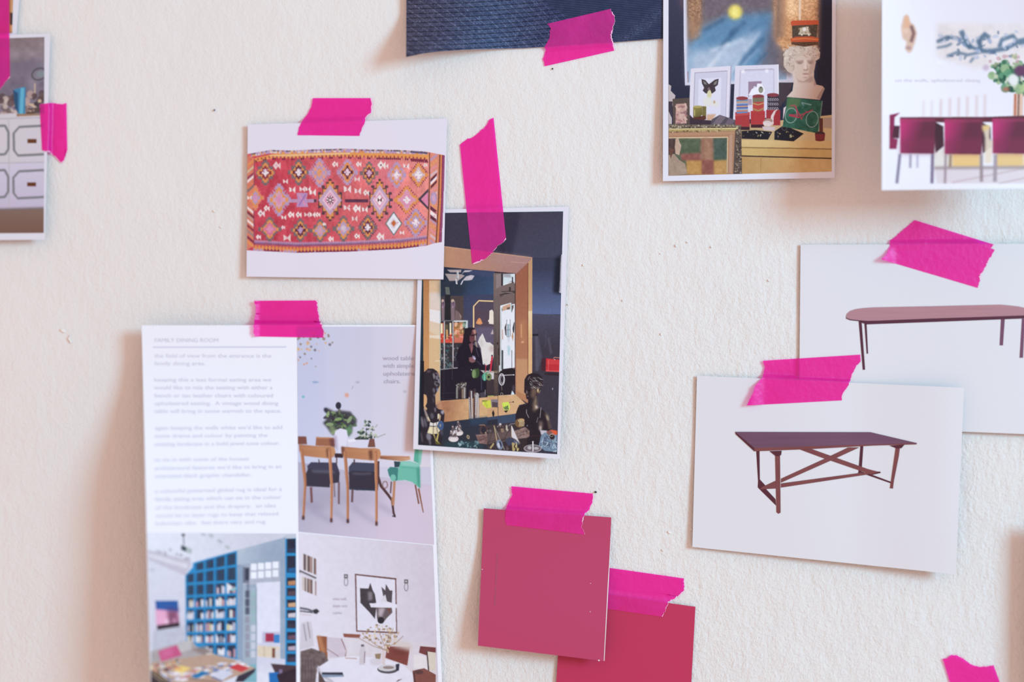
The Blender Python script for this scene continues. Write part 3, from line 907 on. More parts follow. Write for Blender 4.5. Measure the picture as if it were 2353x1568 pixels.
    hair = [(1095, 520), (1100, 440), (1150, 392), (1260, 376), (1370, 392), (1402, 440), (1396, 490), (1366, 510), (1340, 470), (1260, 462), (1210, 480), (1180, 540), (1168, 620), (1130, 600), (1100, 560)]
    p.P(hair, (206, 184, 168))
    for i in range(90):
        while True:
            x, y = rr.uniform(1095, 1400), rr.uniform(380, 610)
            if y < 480 or x < 1175: break
        if y < 400 and (x < 1140 or x > 1370): continue
        p.ring(x, y, rr.uniform(7, 15), rr.uniform(6, 12), 5, rr.choice([(232, 214, 200), (176, 146, 132), (220, 200, 186), (160, 130, 118)]), .7, rr.uniform(0, 180), 0, rr.uniform(140, 300))
    # the red and black drum-shaped cap on its head
    p.P([(1160, 345), (1385, 345), (1385, 375), (1270, 392), (1160, 372)], (96, 62, 42)); p.P([(1165, 205), (1380, 200), (1372, 325), (1170, 325)], (84, 66, 52)); p.N([(1165, 205), (1380, 200), (1385, 380), (1160, 380)], 20, 10, 7, 2, (1, .8, .5))
    p.P([(1155, 185), (1170, 172), (1385, 170), (1392, 205), (1160, 215)], (206, 78, 44)); p.P([(1150, 325), (1200, 308), (1340, 305), (1392, 322), (1385, 350), (1160, 352)], (206, 82, 44)); p.L([(1170, 330), (1270, 322), (1385, 332)], 7, (236, 150, 70), .7)
    p.P([(1232, 232), (1300, 222), (1312, 270), (1330, 290), (1215, 290), (1232, 262)], (196, 180, 156)); p.E(1270, 246, 14, 16, (236, 230, 222)); p.S([(1225, 225), (1320, 225), (1320, 295), (1220, 295)], 16, 6, [(150, 120, 90), (226, 214, 190)], 4)
    # gilt frame in the foreground with a portrait
    p.P([(132, 1045), (740, 1050), (748, 1500), (132, 1500)], (92, 76, 64)); p.L([(132, 1052), (740, 1056)], 18, (120, 104, 86)); p.P([(132, 1078), (712, 1070), (690, 1096), (132, 1104)], (176, 150, 92))
    p.L([(132, 1082), (715, 1076)], 7, (224, 204, 140)); p.P([(132, 1108), (690, 1096), (690, 1500), (132, 1500)], (174, 124, 92)); p.L([(132, 1126), (690, 1114)], 22, (186, 138, 104), .7)
    p.P([(690, 1096), (740, 1056), (748, 1500), (672, 1500)], (88, 72, 66)); p.S([(700, 1100), (738, 1070), (742, 1450), (690, 1450)], 80, 6, [(130, 112, 98), (62, 50, 48), (150, 130, 110)], 8); p.S([(132, 1046), (730, 1050), (715, 1070), (132, 1074)], 60, 6, [(150, 134, 110), (70, 56, 48), (180, 166, 140)], 9); p.S([(132, 1100), (660, 1090), (660, 1100), (132, 1110)], 30, 5, [(190, 170, 120), (110, 90, 60)], 10)
    p.L([(132, 1156), (628, 1150)], 7, (226, 200, 160)); p.L([(628, 1150), (622, 1450)], 8, (206, 180, 140)); p.L([(655, 1130), (650, 1450)], 26, (190, 150, 128), .7)
    pt = [(132, 1160), (622, 1156), (618, 1450), (132, 1470)]
    p.P(pt, (84, 96, 72)); p.P([(132, 1160), (190, 1158), (230, 1290), (132, 1290)], (80, 60, 58)); p.P([(400, 1158), (505, 1157), (512, 1460), (400, 1460)], (150, 104, 84)); p.P([(430, 1158), (470, 1158), (500, 1350), (430, 1340)], (166, 120, 92), .8, 8)
    p.P([(232, 1290), (400, 1280), (400, 1340), (512, 1340), (512, 1460), (410, 1460), (410, 1345), (240, 1345)], (146, 84, 74)); p.P([(280, 1345), (408, 1345), (410, 1460), (280, 1460)], (190, 140, 74)); p.P([(512, 1345), (618, 1340), (618, 1460), (512, 1460)], (190, 142, 78)); p.P([(512, 1158), (618, 1156), (618, 1335), (512, 1335)], (72, 88, 78))
    p.soft([(140, 1165), (615, 1160), (612, 1455), (140, 1460)], 2.0)
    p.P([(190, 1165), (215, 1158), (228, 1200), (240, 1220), (222, 1300), (190, 1290), (184, 1230)], (192, 160, 138)); p.P([(132, 1300), (180, 1290), (220, 1340), (270, 1370), (290, 1460), (132, 1470)], (166, 140, 120)); p.P([(132, 1240), (180, 1250), (150, 1330)], (110, 70, 60)); p.N(pt, 14, 24, 12, 3)
    p.N(A, 4, 8, 31, 2)
    return p


def pic_seats():
    """the page at the upper right: burgundy dining chairs along a table"""
    p = Pic(2022, -70, 2480, 445, (236, 237, 249), 1.0).T(2000, 0, 3.408)
    p.G([(90, -200), (1700, -200), (1700, 900), (90, 900)], (238, 239, 250), (222, 212, 222), (300, 400), (1250, 0))
    p.P([(260, 130), (290, 110), (310, 170), (345, 200), (365, 260), (350, 330), (325, 400), (300, 420), (270, 380), (285, 330), (250, 300), (240, 210)], (222, 186, 164), 1, 3)
    p.P([(270, 125), (300, 125), (310, 210), (262, 230)], (232, 176, 140), .9, 4); p.L([(318, 200), (340, 260), (318, 330)], 24, (120, 84, 84), .9, 3); p.E(275, 240, 26, 22, (236, 200, 176), .8, 3); p.E(300, 375, 22, 14, (150, 120, 130), .6, 3)
    # sea-blue abstract painting
    p.P([(520, 185), (1700, 185), (1700, 530), (800, 530), (520, 440)], (226, 214, 214), .9, 10)
    bl = (74, 104, 134)
    for pts, w in (([(520, 330), (600, 290), (680, 300), (760, 360), (850, 390)], 26), ([(710, 240), (740, 310), (790, 380)], 40), ([(860, 400), (850, 320), (900, 270), (930, 300)], 46), ([(860, 400), (950, 400), (1060, 380), (1160, 330), (1120, 280), (1030, 310), (1010, 370)], 34), ([(520, 375), (600, 360), (640, 340)], 16), ([(600, 440), (680, 410), (760, 430), (860, 410)], 20), ([(780, 490), (810, 450)], 16), ([(1160, 330), (1300, 300), (1450, 340)], 50)):
        p.L(pts, w, bl, .85, 4)
    p.S([(520, 260), (1180, 240), (1200, 440), (600, 470)], 60, 18, [(130, 150, 190), (170, 180, 210), (70, 96, 128), (206, 206, 222)], 5, .55, .6)
    p.N([(520, 185), (1700, 185), (1700, 500), (520, 500)], 10, 50, 3)
    # flowers
    fl = [(930, 540), (980, 490), (1100, 480), (1350, 470), (1500, 600), (1300, 720), (1190, 740), (1080, 715), (1030, 690), (950, 630)]
    p.S(fl, 110, 26, [(90, 150, 110), (60, 110, 80), (150, 180, 130), (40, 80, 66), (196, 200, 170)], 3, .9)
    p.E(1120, 625, 44, 46, (226, 224, 222), 1, 3); p.E(1180, 555, 54, 44, (104, 62, 96), 1, 3); p.E(1200, 690, 36, 34, (180, 200, 140), .9, 3); p.E(1062, 700, 30, 18, (190, 100, 80), .8, 3); p.E(905, 530, 26, 24, (190, 160, 190), .7, 4); p.S([(890, 480), (1180, 410), (1150, 500), (960, 520)], 24, 12, [(196, 190, 150), (150, 160, 120), (200, 150, 160)], 4, .7)
    p.L([(1160, 735), (1155, 905)], 76, (222, 178, 156)); p.L([(1135, 735), (1132, 905)], 14, (190, 100, 74)); p.L([(1162, 735), (1158, 905)], 12, (120, 90, 84)); p.L([(1188, 735), (1184, 905)], 12, (230, 190, 170))
    # sticks behind the table
    for x in (415, 480, 550, 620, 690, 757, 830, 895): p.L([(x + 3, 740 + (895 - x) * .1), (x, 915)], 20, (222, 200, 204), .5 + .4 * (x > 540), 3)
    # table edge, yellow wall below
    p.P([(1230, 930), (1700, 930), (1700, 1320), (1200, 1320)], (232, 190, 120), 1, 2)
    p.R(640, 1200, 860, 1310, (236, 196, 124), 1, 3); p.R(985, 1200, 1200, 1310, (232, 194, 128), 1, 3); p.P([(500, 1200), (600, 1150), (640, 1310), (500, 1310)], (226, 222, 214), .9, 4)
    p.P([(500, 1310), (1700, 1300), (1700, 1440), (520, 1440)], (222, 212, 220), 1, 4); p.L([(500, 1316), (1700, 1308)], 22, (120, 104, 104), .6, 4)
    p.L([(640, 1430), (1203, 1320)], 8, (170, 140, 140), .6, 2); p.L([(1000, 1440), (1500, 1330)], 8, (170, 140, 140), .6, 2)
    p.P([(230, 918), (900, 915), (1203, 905), (1700, 900), (1700, 950), (560, 960), (235, 935)], (104, 48, 62))
    # chairs seen from behind
    p.P([(150, 900), (235, 882), (190, 920), (185, 1085), (215, 1090), (205, 1168), (148, 1168)], (150, 44, 88)); p.P([(185, 985), (230, 985), (225, 1085), (170, 1080)], (84, 44, 62))
    for (x0, x1, yt) in ((232, 510, 930), (580, 880, 935), (955, 1280, 930)):
        p.P([(x1 - 20, yt + 15), (x1 + 62, yt + 60), (x1 + 66, yt + 215), (x1, yt + 270)], (72, 46, 56)) if x0 < 900 else None
        b = [(x0, yt), (x1, yt + 5), (x1 - 10, yt + 275), (x0 - 6 + 8, yt + 272)]
        p.G(b, (200, 50, 116), (108, 48, 70), (x0 + 20, yt + 60), (x0 + 170, yt + 110)); p.P([(x0 + 4, yt + 160), (x1, yt + 150), (x1 - 10, yt + 275), (x0 + 2, yt + 272)], (140, 50, 84), .55, 10)
        p.P([(x0, yt), (x1, yt + 3), (x1, yt + 18), (x0, yt + 24)], (170, 60, 100), .7, 3)
    p.P([(876, 985), (938, 980), (932, 1080), (955, 1110), (950, 1280), (895, 1280), (898, 1080)], (232, 214, 190), .9, 3); p.P([(876, 985), (938, 980), (930, 1010), (880, 1030)], (232, 190, 110), .8, 3)
    for (a, b, w, c) in (((232, 1205), (207, 1438), 22, (120, 112, 142)), ((487, 1205), (482, 1438), 24, (110, 96, 130)), ((314, 1208), (312, 1315), 18, (150, 144, 170)), ((368, 1208), (368, 1315), 16, (180, 176, 200)), ((590, 1210), (584, 1438), 20, (160, 140, 150)),
                         ((628, 1210), (624, 1310), 22, (150, 120, 90)), ((868, 1210), (870, 1425), 26, (150, 134, 140)), ((980, 1210), (975, 1425), 30, (160, 146, 156)), ((1290, 1210), (1290, 1425), 26, (150, 134, 140))):
        p.L([a, b], w, c, .9, 2)
    p.R(80, 1440, 1700, 1520, (236, 237, 249)); p.R(80, -300, 118, 1500, (240, 240, 250), .8, 3)
    return p


def pic_sideboard():
    p = Pic(-110, 78, 108, 542, (150, 140, 146), 1.0).T(0, 0, 2.614)
    wl = [(-280, 225), (266, 225), (266, 700), (-280, 700)]
    p.G(wl, (140, 124, 128), (126, 116, 134), (100, 240), (100, 500)); p.N(wl, 26, 60, 3, 3); p.P([(60, 370), (266, 350), (266, 440), (60, 450)], (112, 104, 124), .6, 14)
    p.ring(235, 445, 44, 34, 9, (84, 80, 88), 1, -20); p.E(245, 445, 26, 20, (130, 140, 146))
    p.S([(0, 580), (260, 560), (260, 690), (0, 690)], 60, 16, [(190, 160, 150), (90, 70, 74), (206, 186, 176), (110, 90, 90)], 5, .8)
    p.P([(85, 535), (155, 522), (152, 685), (108, 690)], (60, 130, 176)); p.L([(135, 528), (128, 685)], 22, (90, 180, 214)); p.P([(78, 540), (108, 560), (108, 680), (90, 650)], (40, 80, 120))
    p.P([(155, 655), (266, 640), (266, 672), (155, 690)], (90, 72, 70)); p.S([(160, 620), (262, 600), (262, 665), (160, 670)], 18, 9, [(150, 120, 110), (70, 60, 66), (206, 180, 150)], 8)
    p.R(205, 500, 214, 560, (206, 176, 150), .8)
    p.P([(-280, 700), (-20, 690), (60, 680), (100, 682), (100, 700), (266, 684), (266, 1250), (-280, 1265)], (208, 202, 212)); p.P([(100, 684), (240, 684), (240, 694), (100, 700)], (160, 120, 90))
    p.G([(-280, 990), (266, 975), (266, 1250), (-280, 1265)], (206, 200, 222), (196, 186, 212), (100, 990), (100, 1250))
    p.L([(-280, 985), (266, 975)], 6, (180, 174, 184)); p.L([(52, 720), (56, 1250)], 8, (190, 186, 194)); p.L([(-280, 722), (266, 706)], 7, (180, 176, 184))
    for dx in (0, -236):
        for (y0, y1, x0) in ((755, 935, 82), (1022, 1192, 80)):
            x0 += dx; xr = x0 + 205
            p.L([(xr - 20, y0), (x0 + 34, y0 + 8), (x0, y0 + 46), (x0 + 2, y1 - 32), (x0 + 26, y1), (xr - 20, y1 - 8)], 15, (128, 128, 136)) ; p.L([(xr - 22, y0 - 2), (xr, y0 + 40), (xr, y1 - 40), (xr - 22, y1 - 6)], 15, (128, 128, 136))
        p.R(165 + dx, 836, 220 + dx, 860, (104, 58, 34)); p.R(163 + dx, 1096, 216 + dx, 1120, (104, 52, 26))
        p.P([(-10 + dx, 730), (44 + dx, 730), (44 + dx, 1240), (-10 + dx, 1240)], (204, 198, 208), .0)
    p.P([(-280, 1262), (266, 1244), (266, 1262), (-280, 1282)], (110, 96, 96), .8, 3); p.G([(-280, 1272), (266, 1256), (266, 1420), (-280, 1420)], (130, 104, 92), (124, 88, 74), (0, 1270), (0, 1400))
    return p

def pic_mirror():
    p = Pic(955, 484, 1300, 1052, (36, 32, 46), 1.7).T(930, 470, 2.6125)
    A = [(70, 30), (960, 30), (960, 1520), (70, 1520)]
    p.G(A, (58, 53, 74), (54, 50, 68), (200, 60), (800, 300))
    # painted wall on the right
    p.G([(600, 40), (960, 40), (960, 330), (600, 330)], (64, 58, 78), (64, 66, 90), (700, 60), (800, 320)); p.G([(755, 320), (960, 320), (960, 660), (755, 660)], (54, 58, 84), (88, 104, 150), (800, 380), (800, 640))
    p.P([(600, 40), (700, 40), (640, 320), (560, 300)], (40, 36, 58), .6, 12)
    p.G([(755, 656), (960, 664), (960, 1380), (755, 1380)], (74, 74, 98), (60, 52, 66), (850, 660), (850, 860))
    p.P([(905, 320), (948, 300), (940, 540), (890, 530)], (24, 26, 40), .9, 10); p.P([(940, 302), (951, 300), (944, 535), (926, 528)], (192, 190, 204)); p.L([(936, 310), (930, 525)], 4, (90, 90, 100))
    for (a, b) in (((765, 740), (765, 1000)), ((790, 745), (795, 1000)), ((850, 760), (842, 860))): p.L([a, b], 8, (92, 90, 112), .35, 4)
    p.R(766, 778, 802, 790, (34, 30, 40)); p.P([(780, 790), (800, 790), (826, 920), (800, 1000), (782, 1000)], (100, 100, 122), .45, 5); p.L([(862, 800), (880, 900)], 10, (120, 116, 140), .4, 5)
    p.P([(840, 1010), (925, 1012), (924, 1030), (838, 1024)], (48, 36, 44))
    # red box on its shelf
    p.P([(822, 926), (850, 922), (848, 1004), (818, 998)], (72, 34, 46)); p.P([(848, 924), (931, 932), (929, 1006), (846, 1003)], (204, 38, 48)); p.P([(856, 930), (931, 936), (930, 962), (854, 958)], (222, 60, 62), .7); p.L([(846, 999), (929, 1003)], 5, (232, 90, 80)); p.L([(892, 925), (900, 918), (931, 922)], 5, (200, 120, 110)); p.L([(863, 935), (861, 998)], 2.5, (236, 110, 100)); p.E(900, 932, 3, 3, (240, 200, 190)); p.E(888, 1108, 3, 6, (190, 190, 214), .8)
    # wooden mirror frame
    p.G([(100, 232), (232, 250), (765, 318), (738, 352), (666, 420), (236, 380), (100, 366)], (196, 138, 100), (170, 122, 116), (150, 300), (700, 350))
    p.P([(540, 290), (765, 318), (740, 350), (600, 370), (500, 340)], (176, 132, 126), .6, 12); p.L([(232, 252), (765, 320)], 5, (206, 160, 126), .8); p.L([(640, 345), (736, 352)], 3, (206, 160, 140), .7); p.P([(236, 376), (666, 414), (664, 424), (236, 388)], (120, 80, 66))
    p.G([(106, 300), (216, 380), (214, 1190), (100, 1250)], (206, 150, 96), (204, 160, 112), (150, 500), (150, 1100))
    p.R(100, 455, 112, 1250, (24, 44, 60)); p.G([(112, 455), (147, 455), (145, 1000), (112, 1000)], (190, 124, 72), (206, 146, 88), (120, 500), (120, 900)); p.P([(147, 455), (216, 455), (216, 1000), (147, 1000)], (222, 184, 142))
    p.P([(150, 530), (216, 530), (216, 640), (150, 630)], (222, 206, 196), .9, 6); p.P([(150, 628), (216, 640), (216, 720), (150, 700)], (232, 226, 226)); p.P([(150, 700), (216, 720), (216, 800), (150, 760)], (224, 200, 172), .9, 4); p.P([(150, 786), (216, 786), (216, 808), (150, 800)], (234, 214, 190)); p.P([(150, 808), (216, 808), (216, 1000), (150, 1000)], (218, 180, 130)); p.L([(212, 455), (212, 1180)], 6, (150, 180, 180), .6)
    p.L([(182, 942), (210, 938)], 4, (240, 220, 190))
    # right bar
    p.G([(666, 420), (740, 350), (740, 1195), (664, 1148)], (160, 92, 66), (184, 122, 84), (700, 450), (700, 1100)); p.P([(690, 700), (728, 690), (730, 830), (694, 840)], (192, 124, 84), .6, 8); p.L([(700, 720), (700, 800)], 7, (222, 160, 110), .8, 2); p.L([(715, 825), (700, 828)], 8, (236, 180, 140), .8, 2)
    p.G([(740, 350), (766, 318), (765, 1015), (740, 1020)], (196, 146, 104), (226, 176, 120), (750, 400), (750, 800)); p.L([(740, 352), (740, 1020)], 4, (120, 70, 44)); p.G([(742, 640), (765, 640), (764, 800), (742, 800)], (236, 206, 160), (226, 180, 120), (750, 660), (750, 800))
    p.P([(670, 925), (738, 930), (738, 1150), (670, 1120)], (200, 146, 104), .8, 4)
    # mirror glass
    gl = [(217, 374), (664, 414), (664, 1146), (215, 1182)]
    p.P(gl, (44, 38, 52)); p.G([(217, 374), (540, 404), (540, 620), (217, 620)], (38, 46, 66), (52, 78, 116), (260, 400), (520, 560))
    p.G([(350, 540), (540, 540), (540, 900), (350, 900)], (56, 64, 96), (84, 72, 96), (380, 560), (500, 820))
    p.P([(340, 390), (540, 404), (540, 440), (400, 420)], (62, 70, 108), .8, 5)
    # --- magnified notes of the mirrored room
    p.T(1010, 620, 6.533)
    p.P([(20, 170), (380, 170), (370, 400), (20, 400)], (38, 48, 62), .8, 20)
    p.P([(80, 60), (330, 70), (380, 90), (330, 130), (280, 165), (150, 170)], (170, 152, 150)); p.P([(110, 0), (330, 0), (320, 40), (160, 40)], (170, 156, 156)); p.P([(380, 10), (500, 10), (440, 34), (360, 40), (330, 80), (350, 40)], (190, 182, 188)); p.P([(400, 100), (470, 80), (525, 90), (490, 150), (440, 162), (340, 165)], (190, 180, 190)); p.P([(410, 130), (500, 95), (470, 130)], (226, 220, 226), .8, 3)
    p.P([(255, 20), (285, 20), (290, 130), (250, 130)], (206, 204, 208)); p.P([(240, 140), (270, 140), (270, 220), (245, 215)], (220, 218, 222)); p.L([(350, 165), (320, 225)], 16, (214, 212, 220)); p.L([(262, 30), (262, 200)], 8, (110, 104, 112))
    p.P([(85, 262), (145, 262), (158, 375), (95, 375)], (96, 104, 96)); p.P([(80, 375), (165, 375), (165, 760), (80, 760)], (34, 34, 42)); p.P([(165, 395), (360, 395), (360, 760), (165, 760)], (78, 64, 64)); p.R(20, 400, 80, 760, (70, 62, 66))
    for (x, w) in ((55, 26), (205, 34)):
        p.E(x, 520, w, 76, (122, 96, 116)); p.E(x - 8, 470, w * .7, 26, (196, 170, 150)); p.P([(x - w, 560), (x + w * .7, 580), (x + w * .6, 760), (x - w + 6, 760)], (128, 104, 112)); p.E(x, 500, 12, 20, (90, 70, 100)); p.E(x - 8, 560, 14, 20, (160, 130, 150), .8)
    p.P([(240, 600), (290, 640), (330, 700), (325, 760), (230, 760)], (120, 96, 96)); p.P([(290, 640), (330, 700), (320, 740)], (160, 130, 120))
    # framed lamp corner
    p.P([(520, 560), (590, 470), (815, 478), (815, 880), (520, 880)], (84, 66, 80)); p.P([(530, 480), (815, 490), (815, 640), (530, 600)], (78, 68, 90), .8, 14); p.P([(530, 860), (815, 860), (815, 1100), (560, 1090), (540, 940)], (98, 86, 112), 1, 8)
    p.L([(512, 880), (512, 550), (590, 466), (806, 474)], 20, (232, 186, 118)); p.L([(512, 870), (512, 552), (590, 468), (806, 474)], 8, (250, 222, 170))
    p.P([(575, 740), (600, 722), (622, 745), (648, 810), (610, 825), (555, 815), (545, 800)], (222, 140, 90)); p.E(598, 790, 22, 22, (240, 170, 100), .8, 3)
    p.P([(750, 615), (790, 600), (815, 640), (815, 822), (740, 812), (745, 790), (725, 775), (745, 740)], (232, 222, 206)); p.P([(765, 970), (800, 895), (812, 970)], (190, 170, 170))
    p.P([(575, 1090), (600, 1020), (645, 955), (700, 1090), (760, 1095), (812, 1140), (812, 1300), (790, 1400), (700, 1440), (650, 1420), (620, 1180)], (222, 216, 212)); p.P([(600, 1050), (640, 1000), (650, 1150), (620, 1160)], (190, 184, 178), .7, 8); p.P([(745, 1180), (790, 1130), (812, 1160), (812, 1240), (760, 1230)], (196, 172, 166), .8, 8); p.N([(575, 955), (812, 955), (812, 1440), (575, 1440)], 8, 40, 3)
    p.P([(690, 1440), (705, 1440), (695, 1520), (678, 1515)], (196, 40, 60)); p.P([(778, 1300), (800, 1280), (802, 1330), (776, 1530), (752, 1530)], (206, 44, 66)); p.R(776, 1280, 800, 1300, (50, 40, 60)); p.L([(612, 1510), (760, 1520)], 30, (206, 196, 196))
    # door column and shop door
    p.G([(810, 50), (1135, 60), (1135, 1600), (812, 1600)], (122, 104, 100), (108, 84, 80), (850, 100), (1000, 900)); p.P([(850, 70), (925, 60), (925, 240), (850, 290)], (138, 122, 122)); p.R(925, 60, 950, 240, (48, 42, 52)); p.P([(955, 70), (1130, 60), (1130, 190), (1080, 170), (955, 235)], (206, 222, 228)); p.P([(960, 70), (1060, 65), (1080, 120), (960, 110)], (150, 150, 156), .8, 3); p.L([(955, 232), (1085, 185)], 12, (236, 242, 244)); p.R(1086, 110, 1104, 200, (50, 46, 54)); p.L([(1122, 60), (1122, 205)], 9, (236, 232, 236))
    p.L([(905, 385), (980, 360), (1130, 340)], 20, (60, 50, 52)); p.L([(930, 330), (1130, 322)], 14, (70, 60, 60)); p.L([(1058, 262), (1056, 330)], 26, (56, 46, 48)); p.L([(1000, 340), (1110, 350)], 6, (190, 170, 170), .8); p.L([(850, 430), (960, 390)], 6, (60, 48, 50))
    p.G([(815, 400), (905, 390), (905, 1600), (815, 1600)], (110, 94, 92), (70, 56, 54), (850, 600), (850, 1500)); p.L([(862, 420), (868, 1560)], 8, (130, 110, 104), .6); p.E(872, 1108, 12, 20, (50, 40, 46)); p.L([(884, 1180), (884, 1290)], 16, (52, 42, 46))
    p.P([(912, 540), (1072, 495), (1078, 520), (1130, 512), (1130, 1470), (930, 1500), (912, 1520)], (228, 230, 238)); p.P([(945, 555), (1060, 508), (1065, 580), (945, 625)], (206, 160, 130)); p.P([(1012, 570), (1056, 560), (1056, 596), (1008, 600)], (110, 90, 76)); p.L([(1075, 500), (1080, 640)], 14, (150, 176, 176)); p.P([(1085, 540), (1112, 530), (1110, 570), (1085, 640)], (90, 70, 66)); p.P([(915, 545), (930, 545), (930, 1520), (918, 1520)], (232, 240, 244)); p.P([(932, 560), (944, 600), (934, 640)], (60, 90, 90))
    p.P([(975, 870), (1000, 800), (1000, 985), (990, 985)], (56, 46, 50)); p.R(1000, 745, 1068, 1005, (236, 238, 244)); p.P([(1016, 820), (1046, 816), (1048, 1000), (1016, 1000)], (150, 176, 190)); p.L([(1010, 750), (1006, 1000)], 7, (90, 90, 96)); p.L([(1058, 745), (1062, 1000)], 8, (84, 84, 92)); p.L([(1010, 1006), (1058, 1006)], 8, (90, 96, 100)); p.L([(1012, 905), (1056, 903)], 5, (80, 80, 90)); p.P([(1095, 880), (1118, 780), (1126, 800), (1120, 960), (1100, 930)], (64, 54, 58))
    p.P([(935, 900), (950, 900), (955, 1050), (940, 1050)], (206, 160, 140)); p.P([(1080, 1000), (1098, 930), (1112, 1000), (1100, 1080)], (200, 150, 120)); p.P([(1018, 1150), (1040, 1130), (1062, 1180), (1050, 1290), (1026, 1290)], (170, 206, 216), .9, 4); p.P([(1020, 1000), (1050, 1000), (1040, 1120)], (186, 196, 210), .8, 4)
    p.R(930, 1210, 956, 1500, (60, 66, 70)); p.R(1080, 1210, 1090, 1470, (96, 104, 110)); p.L([(926, 640), (924, 1500)], 5, (120, 150, 154)); p.L([(1133, 200), (1133, 1600)], 6, (60, 40, 40))
    # display cabinet at the left of the mirror
    p.P([(20, 770), (420, 765), (420, 1500), (20, 1500)], (54, 48, 52)); p.P([(15, 800), (70, 800), (70, 1100), (15, 1100)], (190, 90, 60)); p.P([(20, 810), (46, 810), (44, 960), (20, 960)], (240, 234, 190)); p.P([(20, 960), (48, 960), (48, 1095), (18, 1095)], (206, 50, 40)); p.R(85, 820, 130, 980, (96, 84, 60)); p.R(150, 800, 178, 980, (238, 226, 190)); p.P([(84, 1040), (192, 1030), (190, 1100), (84, 1100)], (222, 80, 60)); p.P([(98, 900), (125, 900), (135, 1040), (98, 1040)], (206, 150, 90)); p.R(150, 975, 180, 1090, (214, 60, 50))
    p.S([(20, 960), (190, 960), (190, 1098), (20, 1098)], 30, 10, [(244, 200, 170), (214, 60, 50), (250, 140, 90), (150, 30, 36)], 4, .8)
    p.G([(218, 800), (350, 800), (360, 1098), (218, 1098)], (222, 130, 96), (206, 100, 80), (240, 820), (340, 1090)); p.S([(225, 810), (355, 810), (355, 1000), (225, 1000)], 34, 16, [(240, 160, 120), (190, 110, 50), (150, 110, 60), (236, 190, 150)], 5, .7, 2); p.P([(345, 790), (390, 790), (385, 880), (350, 860)], (120, 170, 150), .8, 3); p.P([(300, 1000), (356, 1002), (356, 1020), (300, 1014)], (240, 150, 140))
    p.S([(20, 1110), (190, 1110), (190, 1480), (20, 1480)], 70, 14, [(70, 96, 104), (40, 50, 58), (110, 110, 116), (60, 120, 120), (150, 150, 156)], 6, .7); p.S([(215, 1110), (330, 1110), (280, 1300), (240, 1470), (215, 1470)], 40, 13, [(60, 60, 72), (40, 44, 56), (130, 126, 136), (70, 90, 100)], 7, .7)
    for x, y0, y1 in ((72, 765, 1500), (203, 765, 1480)): p.L([(x, y0), (x, y1)], 18, (170, 160, 160)); p.L([(x - 3, y0), (x - 3, y1)], 6, (214, 206, 206), .9)
    p.L([(20, 768), (420, 764)], 14, (110, 110, 116)); p.L([(215, 775), (400, 772)], 20, (206, 214, 216)); p.P([(400, 765), (426, 762), (424, 875), (385, 880)], (190, 206, 206)); p.L([(20, 1500), (275, 1474)], 14, (150, 146, 156)); p.L([(20, 1498), (280, 1500)], 10, (130, 126, 140))
    # person in black, standing (printed)
    blk = (30, 24, 38)
    p.P([(380, 900), (440, 868), (520, 872), (560, 960), (545, 1080), (440, 1160), (340, 1120), (355, 1040)], (34, 24, 36)); p.P([(340, 1110), (430, 1080), (600, 1180), (635, 1320), (640, 1440), (600, 1480), (620, 1600), (230, 1600), (240, 1500), (250, 1300), (290, 1180)], blk)
    p.P([(485, 910), (530, 890), (552, 920), (545, 970), (535, 1000), (530, 1060), (490, 1100), (455, 1080), (450, 1010), (480, 960)], (108, 58, 66)); p.P([(500, 905), (540, 900), (548, 960), (520, 970)], (214, 160, 140), .8, 3); p.P([(460, 975), (540, 970), (535, 1000), (470, 1000)], (56, 28, 40)); p.P([(530, 980), (548, 990), (545, 1080), (530, 1060)], (236, 206, 190), .8, 2)
    p.P([(440, 1120), (500, 1090), (505, 1180), (480, 1262), (455, 1180)], (120, 68, 76)); p.L([(490, 1120), (478, 1250)], 7, (206, 150, 140), .6); p.P([(530, 1080), (560, 1090), (570, 1180), (545, 1150)], (180, 160, 130), .8, 2); p.L([(548, 1180), (590, 1310)], 10, (70, 64, 96))
    p.P([(440, 1320), (480, 1310), (530, 1330), (540, 1380), (490, 1400), (445, 1380)], (132, 84, 88)); p.P([(490, 1290), (530, 1300), (548, 1340), (530, 1360), (500, 1330)], (150, 140, 170)); p.P([(500, 1320), (540, 1330), (530, 1352)], (206, 200, 220)); p.L([(560, 1370), (630, 1440)], 14, (60, 56, 80))
    # --- lower left notes
    p.T(955, 830, 7.128)
    p.P([(405, 150), (860, 90), (1130, 60), (1230, 180), (1283, 300), (1283, 580), (405, 660)], (32, 26, 40)); p.R(450, 150, 470, 640, (48, 40, 52), .7); p.L([(600, 130), (602, 300)], 10, (60, 52, 60)); p.L([(430, 530), (640, 522)], 8, (50, 44, 60)); p.L([(420, 620), (700, 618)], 8, (46, 40, 52))
    p.P([(600, 0), (690, 0), (690, 120), (600, 120)], (40, 34, 46)); p.L([(620, 118), (688, 112)], 12, (190, 184, 190)); p.L([(468, 0), (466, 130)], 16, (150, 146, 150)); p.L([(612, 0), (612, 120)], 14, (170, 166, 170)); p.E(545, 72, 34, 16, (90, 120, 130), .8, 3)
    # bottom frame bar
    p.G([(400, 655), (1283, 585), (1283, 905), (450, 1015), (395, 760)], (170, 110, 76), (214, 168, 116), (450, 760), (900, 850)); p.N([(400, 655), (1283, 585), (1283, 905), (450, 1015)], 12, 80, 6, 3, (1, .9, .8)); p.L([(405, 660), (860, 622)], 6, (226, 180, 130), .8)
    p.P([(330, 700), (410, 640), (470, 1010), (380, 900)], (196, 140, 100), .9, 6)
